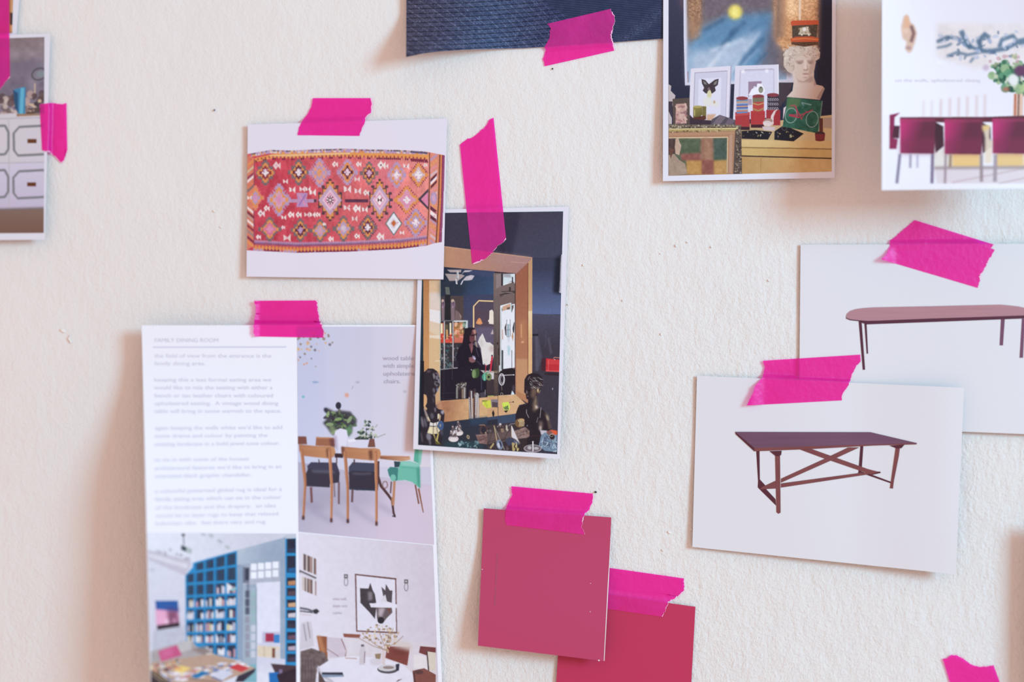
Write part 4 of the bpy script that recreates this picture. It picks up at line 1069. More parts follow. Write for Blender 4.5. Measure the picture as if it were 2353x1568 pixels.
    # green bangles
    p.E(980, 205, 56, 78, (70, 92, 52)); p.E(955, 210, 34, 70, (110, 140, 84)); p.E(1020, 190, 24, 74, (54, 78, 44)); p.L([(950, 140), (948, 280)], 7, (160, 180, 130), .8); p.L([(905, 140), (925, 150)], 14, (180, 176, 180))
    p.P([(1060, 150), (1200, 160), (1283, 165), (1283, 300), (1230, 300)], (200, 192, 184), .9); p.E(1130, 262, 40, 64, (70, 160, 130)); p.E(1200, 255, 46, 66, (150, 140, 90)); p.E(1180, 210, 40, 30, (90, 150, 100)); p.E(1205, 258, 22, 22, (34, 30, 44)); p.L([(1130, 215), (1128, 315)], 9, (170, 220, 200)); p.L([(1075, 230), (1080, 480)], 16, (60, 58, 84)); p.L([(1150, 60), (1146, 180)], 12, (206, 60, 80)); p.L([(1228, 0), (1226, 180)], 12, (214, 40, 66)); p.L([(1130, 40), (1132, 190)], 9, (50, 40, 56))
    p.L([(1180, 340), (1176, 500)], 8, (130, 124, 130)); p.P([(1160, 320), (1283, 300), (1283, 560), (1160, 560)], (62, 50, 54), .9); p.L([(1140, 470), (1140, 580)], 8, (160, 160, 160)); p.P([(1050, 530), (1130, 500), (1150, 590), (1060, 600)], (80, 72, 84), .8); p.L([(1180, 575), (1283, 568)], 8, (150, 180, 90))
    # glass cloche with beads
    p.P([(660, 620), (662, 440), (700, 375), (760, 340), (810, 380), (825, 450), (820, 612)], (74, 66, 66)); p.P([(700, 620), (700, 480), (750, 450), (780, 470), (775, 615)], (50, 34, 42)); p.R(755, 460, 790, 614, (132, 112, 96)); p.S([(662, 380), (825, 360), (825, 440), (662, 440)], 40, 10, [(200, 196, 190), (110, 104, 100), (60, 50, 56), (150, 140, 130)], 5)
    for y in range(440, 612, 13): p.E(676, y, 14, 6, (150, 150, 146)); p.E(800, y, 8, 6, (220, 216, 214)); p.E(818, y, 5, 5, (170, 166, 160))
    # bead necklaces on two wooden stands
    for x in (893, 965): p.L([(x, 490), (x, 1190)], 40, (84, 56, 52)); p.L([(x + 6, 560), (x + 6, 1180)], 8, (130, 92, 80), .6)
    p.E(905, 500, 30, 30, (70, 56, 60)); p.E(968, 480, 24, 30, (60, 48, 54)); p.E(1000, 560, 44, 40, (130, 120, 116))
    for (x0, x1, y0, y1, c) in ((878, 905, 600, 1150, 0), (915, 938, 500, 1170, 1), (985, 995, 560, 1120, 0), (1025, 1028, 545, 1080, 1), (1010, 985, 530, 900, 1)):
        n = int((y1 - y0) / 17)
        for i in range(n):
            y = y0 + i * 17; x = x0 + (x1 - x0) * i / n
            p.E(x, y, 15, 9, (110, 100, 104)); p.E(x - 2, y - 1, 11, 6, (232, 228, 230) if c or i % 2 else (176, 170, 170))
    p.S([(870, 1000), (950, 1000), (950, 1180), (890, 1170)], 34, 8, [(150, 120, 130), (90, 70, 84), (200, 190, 196)], 8)
    # yellow bracelet
    p.P([(1090, 645), (1230, 640), (1240, 770), (1180, 785), (1100, 720)], (206, 214, 50)); p.S([(1095, 650), (1230, 645), (1235, 760), (1150, 770)], 26, 9, [(228, 232, 90), (150, 170, 40), (190, 200, 60)], 3, .8, 2.4); p.L([(1090, 657), (1235, 650)], 9, (60, 60, 50)); p.P([(1235, 630), (1283, 625), (1283, 760), (1240, 765)], (134, 122, 132)); p.P([(1255, 830), (1283, 770), (1283, 905), (1258, 900)], (34, 26, 36))
    # table surface with little things
    base = [(380, 1010), (900, 950), (1283, 905), (1283, 1460), (40, 1370), (380, 1200)]
    p.G(base, (42, 48, 66), (46, 48, 60), (800, 980), (800, 1300)); p.P([(470, 1330), (1050, 1310), (1100, 1440), (480, 1400)], (40, 70, 78), .8, 10); p.P([(880, 950), (1283, 900), (1283, 1000), (900, 1060)], (44, 66, 92), .8, 8)
    p.S([(700, 1340), (1040, 1310), (1040, 1430), (700, 1410)], 26, 12, [(110, 150, 160), (70, 100, 112), (30, 46, 56), (170, 200, 206)], 9, .8, 2.4); p.E(860, 1245, 22, 34, (190, 170, 130), 1, 0, -20); p.E(860, 1245, 10, 20, (60, 50, 50), 1, 0, -20)
    # perfume bottles
    for (x, y, s) in ((705, 1110, .9), (620, 1200, 1.0)):
        p.E(x, y + 75 * s, 84 * s, 52 * s, (206, 190, 190)); p.E(x + 4, y + 90 * s, 70 * s, 34 * s, (226, 216, 216)); p.P([(x - 55 * s, y + 40 * s), (x - 60 * s, y - 30 * s), (x - 20 * s, y - 100 * s), (x + 25 * s, y - 100 * s), (x + 50 * s, y - 20 * s), (x + 45 * s, y + 45 * s)], (96, 84, 90)); p.S([(x - 50 * s, y - 60 * s), (x + 40 * s, y - 60 * s), (x + 40 * s, y + 40 * s), (x - 50 * s, y + 40 * s)], 22, 9, [(236, 230, 232), (60, 50, 58), (190, 180, 184), (110, 80, 80)], int(x), .9, 2.2); p.E(x - 10 * s, y - 118 * s, 20 * s, 22 * s, (120, 90, 90)); p.E(x - 12 * s, y - 125 * s, 9 * s, 9 * s, (220, 210, 200))
    # driftwood, bracelet
    p.P([(980, 1210), (1200, 1180), (1283, 1170), (1283, 1340), (1170, 1365), (1040, 1350)], (128, 96, 92)); p.N([(980, 1210), (1283, 1170), (1283, 1350), (1040, 1350)], 34, 30, 3, 2, (1, .9, .9), 1, 1); p.L([(1040, 1310), (1200, 1240)], 7, (80, 54, 56)); p.L([(1000, 1230), (1180, 1200)], 9, (176, 146, 140), .8)
    p.E(1110, 1120, 66, 86, (76, 54, 56)); p.E(1115, 1130, 40, 56, (44, 40, 52)); p.L([(1040, 1050), (1120, 1045), (1140, 1060)], 10, (170, 130, 110)); p.S([(1060, 1170), (1190, 1170), (1190, 1210), (1060, 1210)], 12, 8, [(190, 160, 130), (120, 90, 80)], 3)
    # dark bust at the left with a cream collar
    dk = (44, 36, 46)
    p.P([(140, 180), (205, 122), (290, 125), (350, 165), (385, 230), (400, 330), (395, 400), (360, 480), (320, 560), (330, 760), (380, 790), (440, 800), (475, 860), (465, 1000), (430, 1120), (430, 1380), (50, 1370), (70, 980), (90, 900), (150, 890), (190, 780), (160, 740), (185, 690), (190, 620), (175, 560), (145, 545), (100, 560), (90, 300)], dk)
    p.R(75, 0, 138, 900, (28, 26, 38)); p.P([(133, 540), (160, 560), (185, 620), (180, 690), (150, 745), (133, 750)], (222, 166, 110)); p.P([(66, 800), (100, 800), (70, 1370), (45, 1370)], (24, 30, 44))
    for (x, y, w, h, c) in ((215, 170, 34, 20, (90, 70, 78)), (300, 250, 10, 50, (190, 180, 186)), (350, 270, 12, 34, (170, 166, 176)), (370, 230, 10, 44, (120, 110, 120)), (330, 200, 20, 10, (110, 90, 90)), (380, 330, 12, 40, (160, 166, 190)), (350, 400, 20, 12, (150, 146, 156)), (320, 370, 10, 30, (150, 140, 150)), (300, 480, 18, 40, (110, 104, 120)), (310, 560, 14, 24, (120, 112, 128)), (360, 470, 16, 34, (130, 140, 170)),
                            (290, 640, 10, 50, (80, 74, 86)), (320, 800, 12, 40, (140, 130, 140)), (270, 900, 30, 50, (90, 84, 96)), (440, 840, 26, 34, (170, 170, 190)), (110, 1000, 20, 90, (120, 114, 126)), (160, 1010, 20, 80, (96, 90, 104)), (100, 1250, 12, 90, (90, 84, 92)), (215, 1240, 40, 60, (130, 126, 140)), (235, 1330, 16, 50, (110, 104, 116)), (420, 1150, 30, 70, (70, 66, 78))):
        p.E(x, y, w, h, tuple(min(255, v * 1.08 + 4) for v in c), .8, 3, -10)
    for (a, b) in (((290, 200), (330, 270)), ((340, 190), (384, 260)), ((310, 330), (390, 350)), ((330, 290), (392, 310))): p.L([a, b], 9, (150, 144, 154), .7)
    p.P([(130, 780), (160, 790), (230, 950), (210, 1000), (190, 980)], (150, 134, 130)); p.L([(200, 920), (235, 990)], 16, (232, 214, 160)); p.P([(360, 870), (385, 860), (385, 930), (360, 960)], (230, 222, 190)); p.P([(385, 860), (415, 900), (400, 980), (385, 980)], (190, 160, 120))
    p.P([(235, 1000), (290, 1020), (360, 1000), (390, 985), (370, 1060), (290, 1075), (230, 1062)], (226, 220, 214)); p.P([(228, 1070), (290, 1080), (365, 1070), (400, 1140), (360, 1190), (270, 1200), (190, 1178)], (222, 206, 168)); p.P([(235, 1090), (270, 1090), (268, 1185), (205, 1172)], (232, 222, 176))
    for (a, b) in (((290, 1010), (288, 1195)), ((340, 1000), (360, 1100)), ((230, 1066), (380, 1070)), ((345, 1090), (360, 1180))): p.L([a, b], 8, (64, 56, 56))
    p.E(412, 1055, 50, 76, (60, 90, 140)); p.E(405, 1055, 14, 26, (150, 140, 130)); p.P([(285, 1200), (310, 1200), (330, 1290), (365, 1180), (385, 1180), (360, 1310), (400, 1350), (350, 1350)], (186, 166, 90)); p.P([(300, 1220), (330, 1310), (430, 1370), (330, 1365)], (90, 86, 40))
    # --- lower right notes
    p.T(1120, 840, 7.128)
    p.P([(205, 110), (260, 60), (400, 40), (455, 80), (460, 480), (205, 480)], (40, 30, 40)); p.P([(210, 100), (340, 60), (455, 60), (455, 130), (220, 160)], (36, 28, 34))
    p.L([(60, 100), (190, 95)], 8, (190, 150, 120)); p.L([(60, 118), (190, 118)], 8, (190, 170, 150)); p.R(0, 125, 105, 220, (206, 200, 206)); p.E(30, 190, 40, 60, (110, 130, 80)); p.E(22, 190, 18, 18, (30, 26, 36))
    p.L([(175, 0), (178, 880)], 14, (64, 54, 52)); p.G([(105, 150), (170, 150), (170, 520), (110, 520)], (96, 78, 72), (70, 56, 56), (140, 150), (140, 500)); p.P([(190, 0), (210, 0), (205, 110), (190, 110)], (206, 210, 214))
    p.ring(235, 230, 44, 92, 14, (226, 222, 226)); p.ring(240, 230, 24, 68, 9, (206, 202, 210)); p.L([(205, 165), (440, 155)], 10, (220, 212, 216)); p.E(432, 156, 10, 9, (240, 236, 240)); p.L([(230, 330), (238, 410)], 5, (170, 150, 120))
    p.P([(180, 480), (235, 415), (285, 475), (228, 548)], (34, 28, 34)); p.ring(236, 474, 18, 26, 7, (170, 160, 150)); p.P([(385, 480), (405, 410), (440, 460), (442, 480)], (206, 226, 236)); p.E(430, 380, 20, 60, (120, 110, 126), .5, 5)
    # bottom bar right part and mitre
    p.G([(0, 512), (470, 478), (625, 625), (520, 650), (470, 790), (0, 852)], (206, 156, 108), (216, 170, 122), (50, 600), (450, 600)); p.N([(0, 512), (470, 478), (625, 625), (470, 790), (0, 852)], 9, 60, 8, 2, (1, .9, .8)); p.L([(180, 498), (465, 480)], 6, (240, 206, 160)); p.L([(468, 480), (625, 628)], 4, (150, 96, 60))
    p.P([(175, 500), (180, 830), (172, 880), (168, 500)], (60, 46, 44)); p.P([(60, 560), (175, 556), (178, 680), (70, 690)], (130, 118, 128)); p.P([(75, 600), (170, 610), (165, 690), (80, 685)], (84, 66, 72)); p.P([(0, 575), (50, 572), (65, 690), (0, 700)], (206, 214, 60)); p.P([(75, 780), (95, 730), (118, 790), (105, 840), (85, 835)], (34, 26, 34))
    p.P([(235, 615), (350, 595), (372, 690), (355, 735), (270, 735)], (196, 224, 60)); p.P([(265, 690), (340, 650), (350, 725), (280, 730)], (30, 60, 50)); p.P([(270, 745), (345, 735), (305, 778)], (34, 30, 34))
    for i in range(4): p.L([(262 + i * 26, 606), (292 + i * 24, 670), (280 + i * 22, 735)], 8, (222, 240, 110), .9)
    p.L([(350, 608), (420, 602)], 8, (110, 84, 74)); p.E(422, 600, 12, 12, (70, 50, 50)); p.L([(0, 506), (105, 500)], 8, (190, 206, 90))
    # blue band and table clutter
    p.P([(0, 852), (470, 792), (460, 960), (0, 1020)], (58, 72, 100)); p.P([(0, 900), (170, 880), (170, 1000), (0, 1010)], (44, 44, 60)); p.G([(0, 980), (460, 930), (860, 1100), (860, 1420), (0, 1390)], (62, 52, 58), (52, 40, 44), (100, 1000), (600, 1350))
    p.S([(0, 990), (450, 960), (450, 1380), (0, 1380)], 60, 16, [(90, 74, 78), (44, 36, 44), (120, 100, 100), (70, 58, 70)], 12, .7)
    p.P([(0, 1130), (200, 1080), (460, 1060), (440, 1180), (0, 1260)], (110, 86, 84), .8, 6)
    p.P([(445, 1075), (620, 1010), (690, 1070), (690, 1160), (640, 1190), (480, 1205)], (138, 110, 104)); p.N([(445, 1075), (620, 1010), (690, 1070), (690, 1160), (480, 1205)], 34, 26, 9, 2, (1, .9, .85)); p.L([(470, 1130), (680, 1060)], 6, (84, 60, 58)); p.L([(470, 1170), (680, 1110)], 5, (90, 64, 60)); p.E(645, 1088, 10, 12, (60, 44, 44))
    # wire pyramids
    for (ax, ay, bl, bm, br) in ((105, 985, (20, 1280), (155, 1240), (285, 1390)), (390, 985, (255, 1250), (400, 1170), (535, 1285))):
        p.L([(ax, ay), bl], 10, (70, 56, 58)); p.L([(ax, ay), br], 12, (150, 140, 130)); p.L([(ax + 4, ay), bm], 14, (190, 166, 120)); p.L([bl, bm], 8, (130, 104, 80)); p.L([bm, br], 8, (110, 96, 84))
    p.P([(390, 985), (405, 1000), (520, 1270), (460, 1210), (400, 1180)], (214, 208, 214)); p.P([(350, 1180), (430, 1200), (440, 1290), (340, 1320), (290, 1230)], (60, 66, 90)); p.P([(430, 1210), (500, 1260), (530, 1300), (440, 1280)], (90, 96, 120))
    p.E(200, 1300, 52, 84, (120, 130, 156), 1, 0, -15); p.E(185, 1310, 20, 46, (196, 200, 214), 1, 0, -15); p.E(215, 1290, 14, 50, (44, 50, 70), 1, 0, -15)
    for (x, y) in ((90, 1300), (60, 1340), (430, 1300), (470, 1320), (500, 1380), (440, 1380)): p.E(x, y, 14, 30, (200, 176, 110), .9, 0, 25)
    p.P([(400, 1270), (430, 1260), (440, 1400), (410, 1400)], (180, 160, 100)); p.L([(470, 1260), (490, 1400)], 12, (214, 200, 140)); p.S([(180, 1000), (340, 980), (340, 1070), (180, 1070)], 12, 12, [(150, 120, 100), (80, 60, 60), (200, 190, 180)], 2, .9, 2)
    p.E(210, 965, 20, 18, (206, 196, 196)); p.L([(160, 1010), (205, 970)], 8, (170, 160, 160)); p.P([(300, 985), (328, 980), (330, 1060), (300, 1060)], (190, 176, 160)); p.L([(345, 1000), (380, 960), (450, 955)], 9, (150, 146, 156))
    # dark bust at the right
    dk = (40, 30, 38)
    p.P([(605, 320), (608, 230), (650, 160), (730, 125), (830, 135), (890, 190), (908, 260), (885, 380), (850, 440), (815, 470), (812, 640), (835, 690), (930, 750), (1000, 830), (1020, 950), (1045, 1050), (980, 1080), (900, 1070), (860, 1160), (850, 1320), (640, 1300), (650, 1200), (690, 1180), (690, 1070), (620, 1010), (540, 1020), (460, 960), (462, 800), (500, 690), (560, 650), (640, 640), (680, 590), (670, 560), (640, 550), (625, 460), (605, 430)], dk)
    p.P([(605, 330), (690, 340), (700, 540), (650, 555), (628, 470), (600, 440)], (46, 32, 38)); p.P([(720, 370), (800, 370), (815, 450), (760, 540), (710, 520)], (126, 96, 80), .8, 8); p.P([(640, 400), (660, 440), (650, 470), (634, 470)], (150, 130, 130), .8, 2); p.E(660, 505, 14, 8, (130, 100, 100), .9); p.E(690, 410, 24, 10, (20, 14, 20), .8, 2)
    rr = random.Random(5)
    for i in range(46):
        t = rr.uniform(0, 1); y = 180 + rr.uniform(0, 190); x = 700 + rr.uniform(-10, 180)
        if x + (y - 180) * .3 > 915: continue
        p.L([(x, y), (x + 24, y + 14 + 10 * t), (x + 50, y + 12)], rr.uniform(4, 9), rr.choice([(220, 208, 200), (150, 130, 124), (190, 176, 170)]), .8, 0, 2)
    p.L([(665, 240), (680, 200), (700, 180)], 8, (170, 150, 146), .8); p.E(830, 415, 20, 40, (150, 120, 90)); p.E(826, 410, 9, 22, (216, 190, 140)); p.L([(870, 400), (850, 460)], 8, (200, 180, 140), .7)
    p.P([(760, 560), (805, 500), (812, 650), (832, 690), (800, 730), (750, 760), (745, 640)], (150, 124, 100), .8, 8); p.P([(780, 650), (815, 660), (835, 700), (790, 715)], (226, 204, 190), .8, 4); p.L([(795, 500), (790, 620)], 8, (190, 160, 120), .6, 2)
    p.L([(640, 720), (640, 780), (680, 860)], 8, (206, 200, 206), .8); p.L([(878, 690), (860, 860)], 9, (190, 184, 190), .8); p.L([(830, 850), (805, 940)], 7, (180, 176, 190), .8)
    p.P([(930, 760), (985, 810), (1010, 900), (1040, 1040), (1010, 1050), (985, 900)], (140, 116, 90), .8, 6); p.E(985, 860, 16, 50, (222, 206, 170), .7, 5, -15); p.P([(850, 910), (900, 920), (900, 1000), (880, 1060), (850, 1040)], (150, 124, 110), .8, 8); p.E(868, 1030, 20, 40, (222, 204, 196), .8, 5)
    p.P([(860, 1060), (980, 1070), (960, 1130), (880, 1140)], (206, 202, 214), .9, 2); p.L([(700, 1160), (860, 1150)], 10, (70, 36, 46)); p.L([(655, 980), (650, 1000)], 8, (180, 180, 190))
    # gold beehive ring
    p.E(530, 945, 78, 76, (120, 86, 54)); p.E(560, 900, 50, 30, (190, 150, 96))
    for i in range(5): p.L([(500 + i * 22, 890), (530 + i * 18, 940), (520 + i * 18, 1000)], 9, (232, 206, 160), .9); p.L([(512 + i * 22, 890), (542 + i * 18, 940), (532 + i * 18, 1000)], 5, (60, 36, 26), .9)
    # tasselled blue cloth with a red flower
    p.P([(880, 1150), (940, 1100), (1140, 1130), (1140, 1420), (940, 1400), (840, 1320)], (110, 136, 160)); p.S([(890, 1160), (1138, 1160), (1138, 1420), (870, 1330)], 70, 5, [(60, 66, 90), (176, 206, 220), (80, 90, 120), (200, 214, 224)], 7, .9, 6)
    p.P([(965, 1090), (1050, 1055), (1140, 1070), (1140, 1140), (1000, 1140)], (206, 90, 60)); p.P([(1060, 1060), (1140, 1080), (1138, 1140), (1090, 1110)], (236, 84, 44)); p.E(1020, 1110, 40, 34, (130, 84, 80)); p.E(1060, 1180, 50, 46, (40, 32, 40)); p.ring(1060, 1170, 46, 50, 7, (160, 166, 180)); p.ring(1050, 1150, 26, 20, 6, (190, 170, 130))
    # glass dish with a spike
    p.E(742, 1362, 146, 64, (138, 126, 134)); p.E(742, 1356, 128, 50, (104, 90, 98)); p.E(690, 1350, 34, 30, (206, 202, 210), .8, 2); p.E(800, 1360, 44, 24, (196, 192, 200), .8, 2); p.ring(742, 1362, 142, 60, 7, (190, 184, 192)); p.P([(735, 1245), (755, 1240), (757, 1400), (738, 1420)], (222, 218, 226))
    p.T(930, 470, 2.6125)
    p.L([(108, 455), (84, 1445)], 5, (20, 70, 80), .8); p.L([(113, 50), (951, 42)], 6, (20, 70, 84), .9); p.L([(84, 1446), (400, 1462)], 4, (20, 70, 80), .7)
    p.N(A, 4, 8, 51, 2)
    return p


def pic_dining():
    p = Pic(676, 745, 1006, 1260, (206, 202, 222), 1.0).T(680, 900, 4.6125)
    A = [(-20, -720), (1560, -720), (1560, 1700), (-20, 1700)]
    p.G([(-20, -720), (1500, -720), (1500, 800), (-20, 800)], (196, 200, 228), (222, 212, 224), (100, 100), (1350, 300))
    for x, c in ((300, (206, 206, 228)), (620, (202, 200, 222)), (830, (212, 206, 226)), (1130, (218, 208, 220))): p.R(x, -720, x + 190, 560, c, .35, 5)
    p.G([(-20, 740), (1500, 1010), (1500, 1700), (-20, 1700)], (176, 170, 194), (212, 196, 216), (100, 900), (1000, 1500)); p.L([(440, 900), (1000, 960), (1500, 1010)], 10, (190, 180, 198), .6, 4)
    for a, b in (((150, 1240), (370, 1380)), ((400, 1260), (560, 1390)), ((600, 1230), (850, 1400)), ((60, 1180), (300, 1240)), ((870, 1200), (1030, 1290))): p.L([a, b], 34, (140, 128, 160), .5, 10)
    p.P([(20, 1030), (870, 1050), (860, 1200), (30, 1250)], (150, 142, 166), .45, 30)
    # confetti of gold dots, and small wall marks
    p.T(320, 680, 2.8)
    p.S([(1015, 225), (1190, 235), (1270, 270), (1230, 330), (1150, 420), (1130, 480), (1040, 460), (1015, 400)], 34, 7, [(222, 176, 120), (150, 130, 110), (226, 150, 110), (120, 110, 120)], 5, .85)
    p.E(1133, 556, 22, 5, (110, 150, 200), .8, 1); p.E(1055, 650, 7, 7, (60, 170, 190), .9, 1); p.E(1335, 640, 14, 14, (232, 150, 120), .8, 2); p.E(1405, 557, 14, 5, (150, 150, 170), .7, 1); p.L([(1368, 600), (1376, 580)], 4, (140, 140, 150), .7); p.E(1708, 617, 10, 8, (150, 150, 170), .5, 1)
    p.T(680, 900, 4.6125)
    # plant in a white vase
    for (pts, c) in (([(300, 180), (330, 175), (410, 215), (460, 200), (580, 215), (610, 260), (645, 300), (635, 360), (600, 360), (590, 440), (555, 480), (520, 400), (430, 400), (400, 470), (370, 440), (320, 370), (285, 335), (320, 300), (330, 240)], (62, 58, 66)),):
        p.P(pts, c, .95, 3)
    p.S([(320, 200), (600, 230), (640, 320), (590, 420), (540, 440), (400, 440), (320, 350)], 46, 30, [(70, 100, 60), (130, 160, 96), (50, 46, 50), (60, 50, 64), (150, 176, 120), (84, 110, 76)], 4, .85, .45)
    p.E(450, 150, 30, 38, (52, 48, 66)); p.E(318, 200, 20, 28, (52, 50, 70), 1, 2, -30); p.L([(458, 190), (465, 240)], 8, (150, 110, 120)); p.P([(500, 400), (590, 350), (592, 430), (556, 480)], (96, 140, 96), .9, 3); p.P([(350, 340), (420, 380), (400, 460), (360, 420)], (130, 150, 100), .8, 3)
    p.P([(418, 420), (470, 390), (540, 410), (550, 480), (530, 580), (480, 650), (450, 650), (430, 560), (405, 480)], (222, 218, 238)); p.P([(405, 460), (430, 470), (450, 640), (425, 590)], (170, 150, 180), .8, 4)
    # low white bowl of succulents
    p.P([(620, 500), (680, 470), (780, 480), (770, 510), (630, 512)], (60, 66, 60)); p.S([(680, 360), (740, 310), (820, 330), (840, 420), (870, 460), (840, 500), (680, 500), (660, 420)], 66, 13, [(110, 140, 110), (60, 80, 66), (170, 180, 150), (50, 60, 60), (190, 196, 170)], 6, .9, .6); p.L([(860, 490), (900, 470), (950, 450)], 6, (130, 140, 120)); p.L([(840, 380), (865, 350)], 6, (130, 140, 120)); p.L([(735, 340), (735, 300)], 8, (110, 130, 110))
    p.P([(545, 510), (770, 512), (780, 560), (740, 600), (560, 590)], (216, 212, 232)); p.P([(545, 510), (620, 500), (640, 530), (560, 540)], (230, 228, 240))
    # far chairs
    wd, wd2, wd3 = (180, 112, 72), (150, 88, 60), (206, 140, 84)
    p.P([(20, 475), (110, 478), (118, 560), (20, 560)], (128, 74, 62)); p.P([(215, 482), (400, 490), (412, 580), (208, 575)], (160, 98, 70)); p.P([(215, 482), (400, 490), (400, 505), (216, 498)], (196, 130, 90)); p.P([(780, 505), (830, 500), (842, 590), (760, 590)], (126, 76, 66)); p.P([(350, 500), (410, 500), (412, 600), (370, 590)], (110, 62, 62), .9, 4)
    # table edge
    p.P([(410, 655), (500, 660), (500, 705), (410, 700)], (60, 40, 48)); p.G([(890, 680), (1210, 690), (1212, 722), (1140, 742), (890, 715)], (150, 90, 66), (214, 160, 120), (900, 700), (1200, 710)); p.L([(890, 684), (1200, 694)], 12, (196, 130, 96), .9)
    # seats, dark leather
    lt = (60, 52, 68)
    p.P([(120, 790), (160, 750), (430, 755), (460, 850), (460, 960), (430, 970), (130, 870)], (66, 60, 84)); p.P([(105, 870), (130, 820), (410, 830), (465, 860), (455, 965), (360, 980), (360, 1018), (110, 1005)], lt); p.P([(160, 830), (400, 835), (420, 870), (180, 860)], (96, 94, 116), .8, 4)
    p.P([(560, 800), (600, 750), (830, 760), (880, 860), (880, 900), (560, 880)], (66, 68, 92)); p.P([(560, 860), (600, 840), (830, 850), (880, 900), (870, 1050), (640, 1048), (565, 1035)], (56, 48, 64)); p.L([(600, 870), (700, 876), (800, 868)], 10, (140, 140, 160), .7, 3); p.L([(565, 1035), (860, 1050)], 12, (50, 66, 84), .9)
    for (a, b, w, c) in (((160, 1015), (168, 1180), 26, (124, 80, 80)), ((455, 960), (455, 1195), 22, (120, 90, 96)), ((405, 975), (412, 1120), 14, (130, 106, 116)), ((600, 1040), (595, 1175), 22, (110, 76, 80)), ((240, 720), (248, 755), 12, (90, 60, 60)), ((432, 700), (430, 770), 14, (100, 70, 70)), ((618, 720), (618, 770), 14, (80, 56, 66))): p.L([a, b], w, c)
    # ornate table leg
    p.L([(868, 740), (868, 900), (900, 1000), (980, 1100), (1020, 1160), (1035, 1290), (1050, 1325)], 34, (84, 54, 56), 1, 0, 20); p.ring(945, 990, 26, 36, 10, (140, 100, 90)); p.L([(1020, 1320), (1058, 1330)], 12, (60, 50, 60)); p.L([(1010, 1180), (1020, 1120)], 10, (170, 120, 80))
    # mint armchair
    mt, md = (104, 190, 166), (60, 150, 128)
    p.P([(1040, 740), (1110, 745), (1100, 800), (1045, 805)], (50, 70, 84)); p.P([(1262, 600), (1340, 600), (1318, 770), (1248, 740)], (84, 176, 150)); p.P([(1300, 600), (1345, 600), (1322, 780), (1300, 770)], (136, 204, 186), .8, 2)
    p.P([(970, 830), (1000, 800), (1085, 808), (1080, 945), (1020, 950), (985, 890)], (60, 130, 124)); p.E(1030, 915, 30, 36, (110, 190, 170)); p.P([(1110, 745), (1200, 740), (1310, 770), (1318, 1030), (1280, 1000), (1230, 960), (1160, 940), (1075, 945), (1085, 830)], mt); p.P([(1110, 745), (1200, 740), (1315, 770), (1300, 800), (1120, 785)], (140, 206, 190), .9, 3); p.P([(1280, 810), (1312, 800), (1316, 1030), (1290, 990)], md, .9, 3); p.L([(1120, 800), (1280, 815)], 6, md, .8, 2)
    p.L([(1012, 955), (1002, 1080)], 16, (110, 84, 90)); p.L([(1045, 950), (1030, 1210)], 26, (190, 130, 96)); p.L([(1265, 990), (1302, 1192)], 16, (130, 80, 70)); p.L([(1300, 1030), (1350, 1285)], 20, (150, 92, 70), 1, 0, 10)
    # near chairs: back rails, posts, legs
    for (x0, x1, xp, yo) in ((30, 420, (60, 92, 98, 78, 352, 372, 378, 375), 0), (480, 902, (520, 540, 548, 550, 842, 850, 852, 854), 22)):
        y = 570 + yo
        p.G([(x0, y - 8), (x0 + 60, y - 4), ((x0 + x1) // 2, y + 10), (x1 - 60, y + 8), (x1 - 15, y + 22), (x1, y + 70), (x1 - 20, y + 125), (x1 - 60, y + 142), ((x0 + x1) // 2, y + 130), (x0 + 30, y + 110), (x0 + 5, y + 60)], (178, 112, 76), (202, 138, 92), (x0, y), (x1, y + 60))
        p.L([(x0 + 30, y + 34), (x1 - 60, y + 46)], 8, (226, 164, 104), .5, 3); p.P([(x0 + 290, y + 36), (x0 + 330, y + 30), (x0 + 330, y + 136), (x0 + 300, y + 130)], (104, 58, 46), .9, 4)
        if yo: p.P([(480, 590), (510, 586), (515, 680), (490, 670)], (96, 60, 54), .9, 4)
        yb = 1360 if not yo else 1395
        p.L([(xp[0], y + 40), (xp[1], y + 330), (xp[2], y + 420), (xp[3], yb)], 36, (176, 108, 74), 1, 0, 24); p.L([(xp[0] - 8, y + 50), (xp[1] - 8, y + 330), (xp[2] - 8, y + 420), (xp[3] - 6, yb - 60)], 8, (222, 160, 110), .6)
        p.L([(xp[4] + 4, y + 36), (xp[5], y + 330), (xp[6] + 2, y + 420), (xp[7], yb + 26)], 36, (184, 114, 78), 1, 0, 24); p.L([(xp[4] - 4, y + 60), (xp[5] - 8, y + 330), (xp[6] - 6, y + 420), (xp[7] - 6, yb - 30)], 8, (226, 166, 116), .6)
        p.R(xp[3] - 14, yb - 40, xp[3] + 12, yb, (60, 44, 56), .9, 2); p.R(xp[7] - 12, yb - 14, xp[7] + 12, yb + 28, (70, 48, 58), .9, 2)
    return p


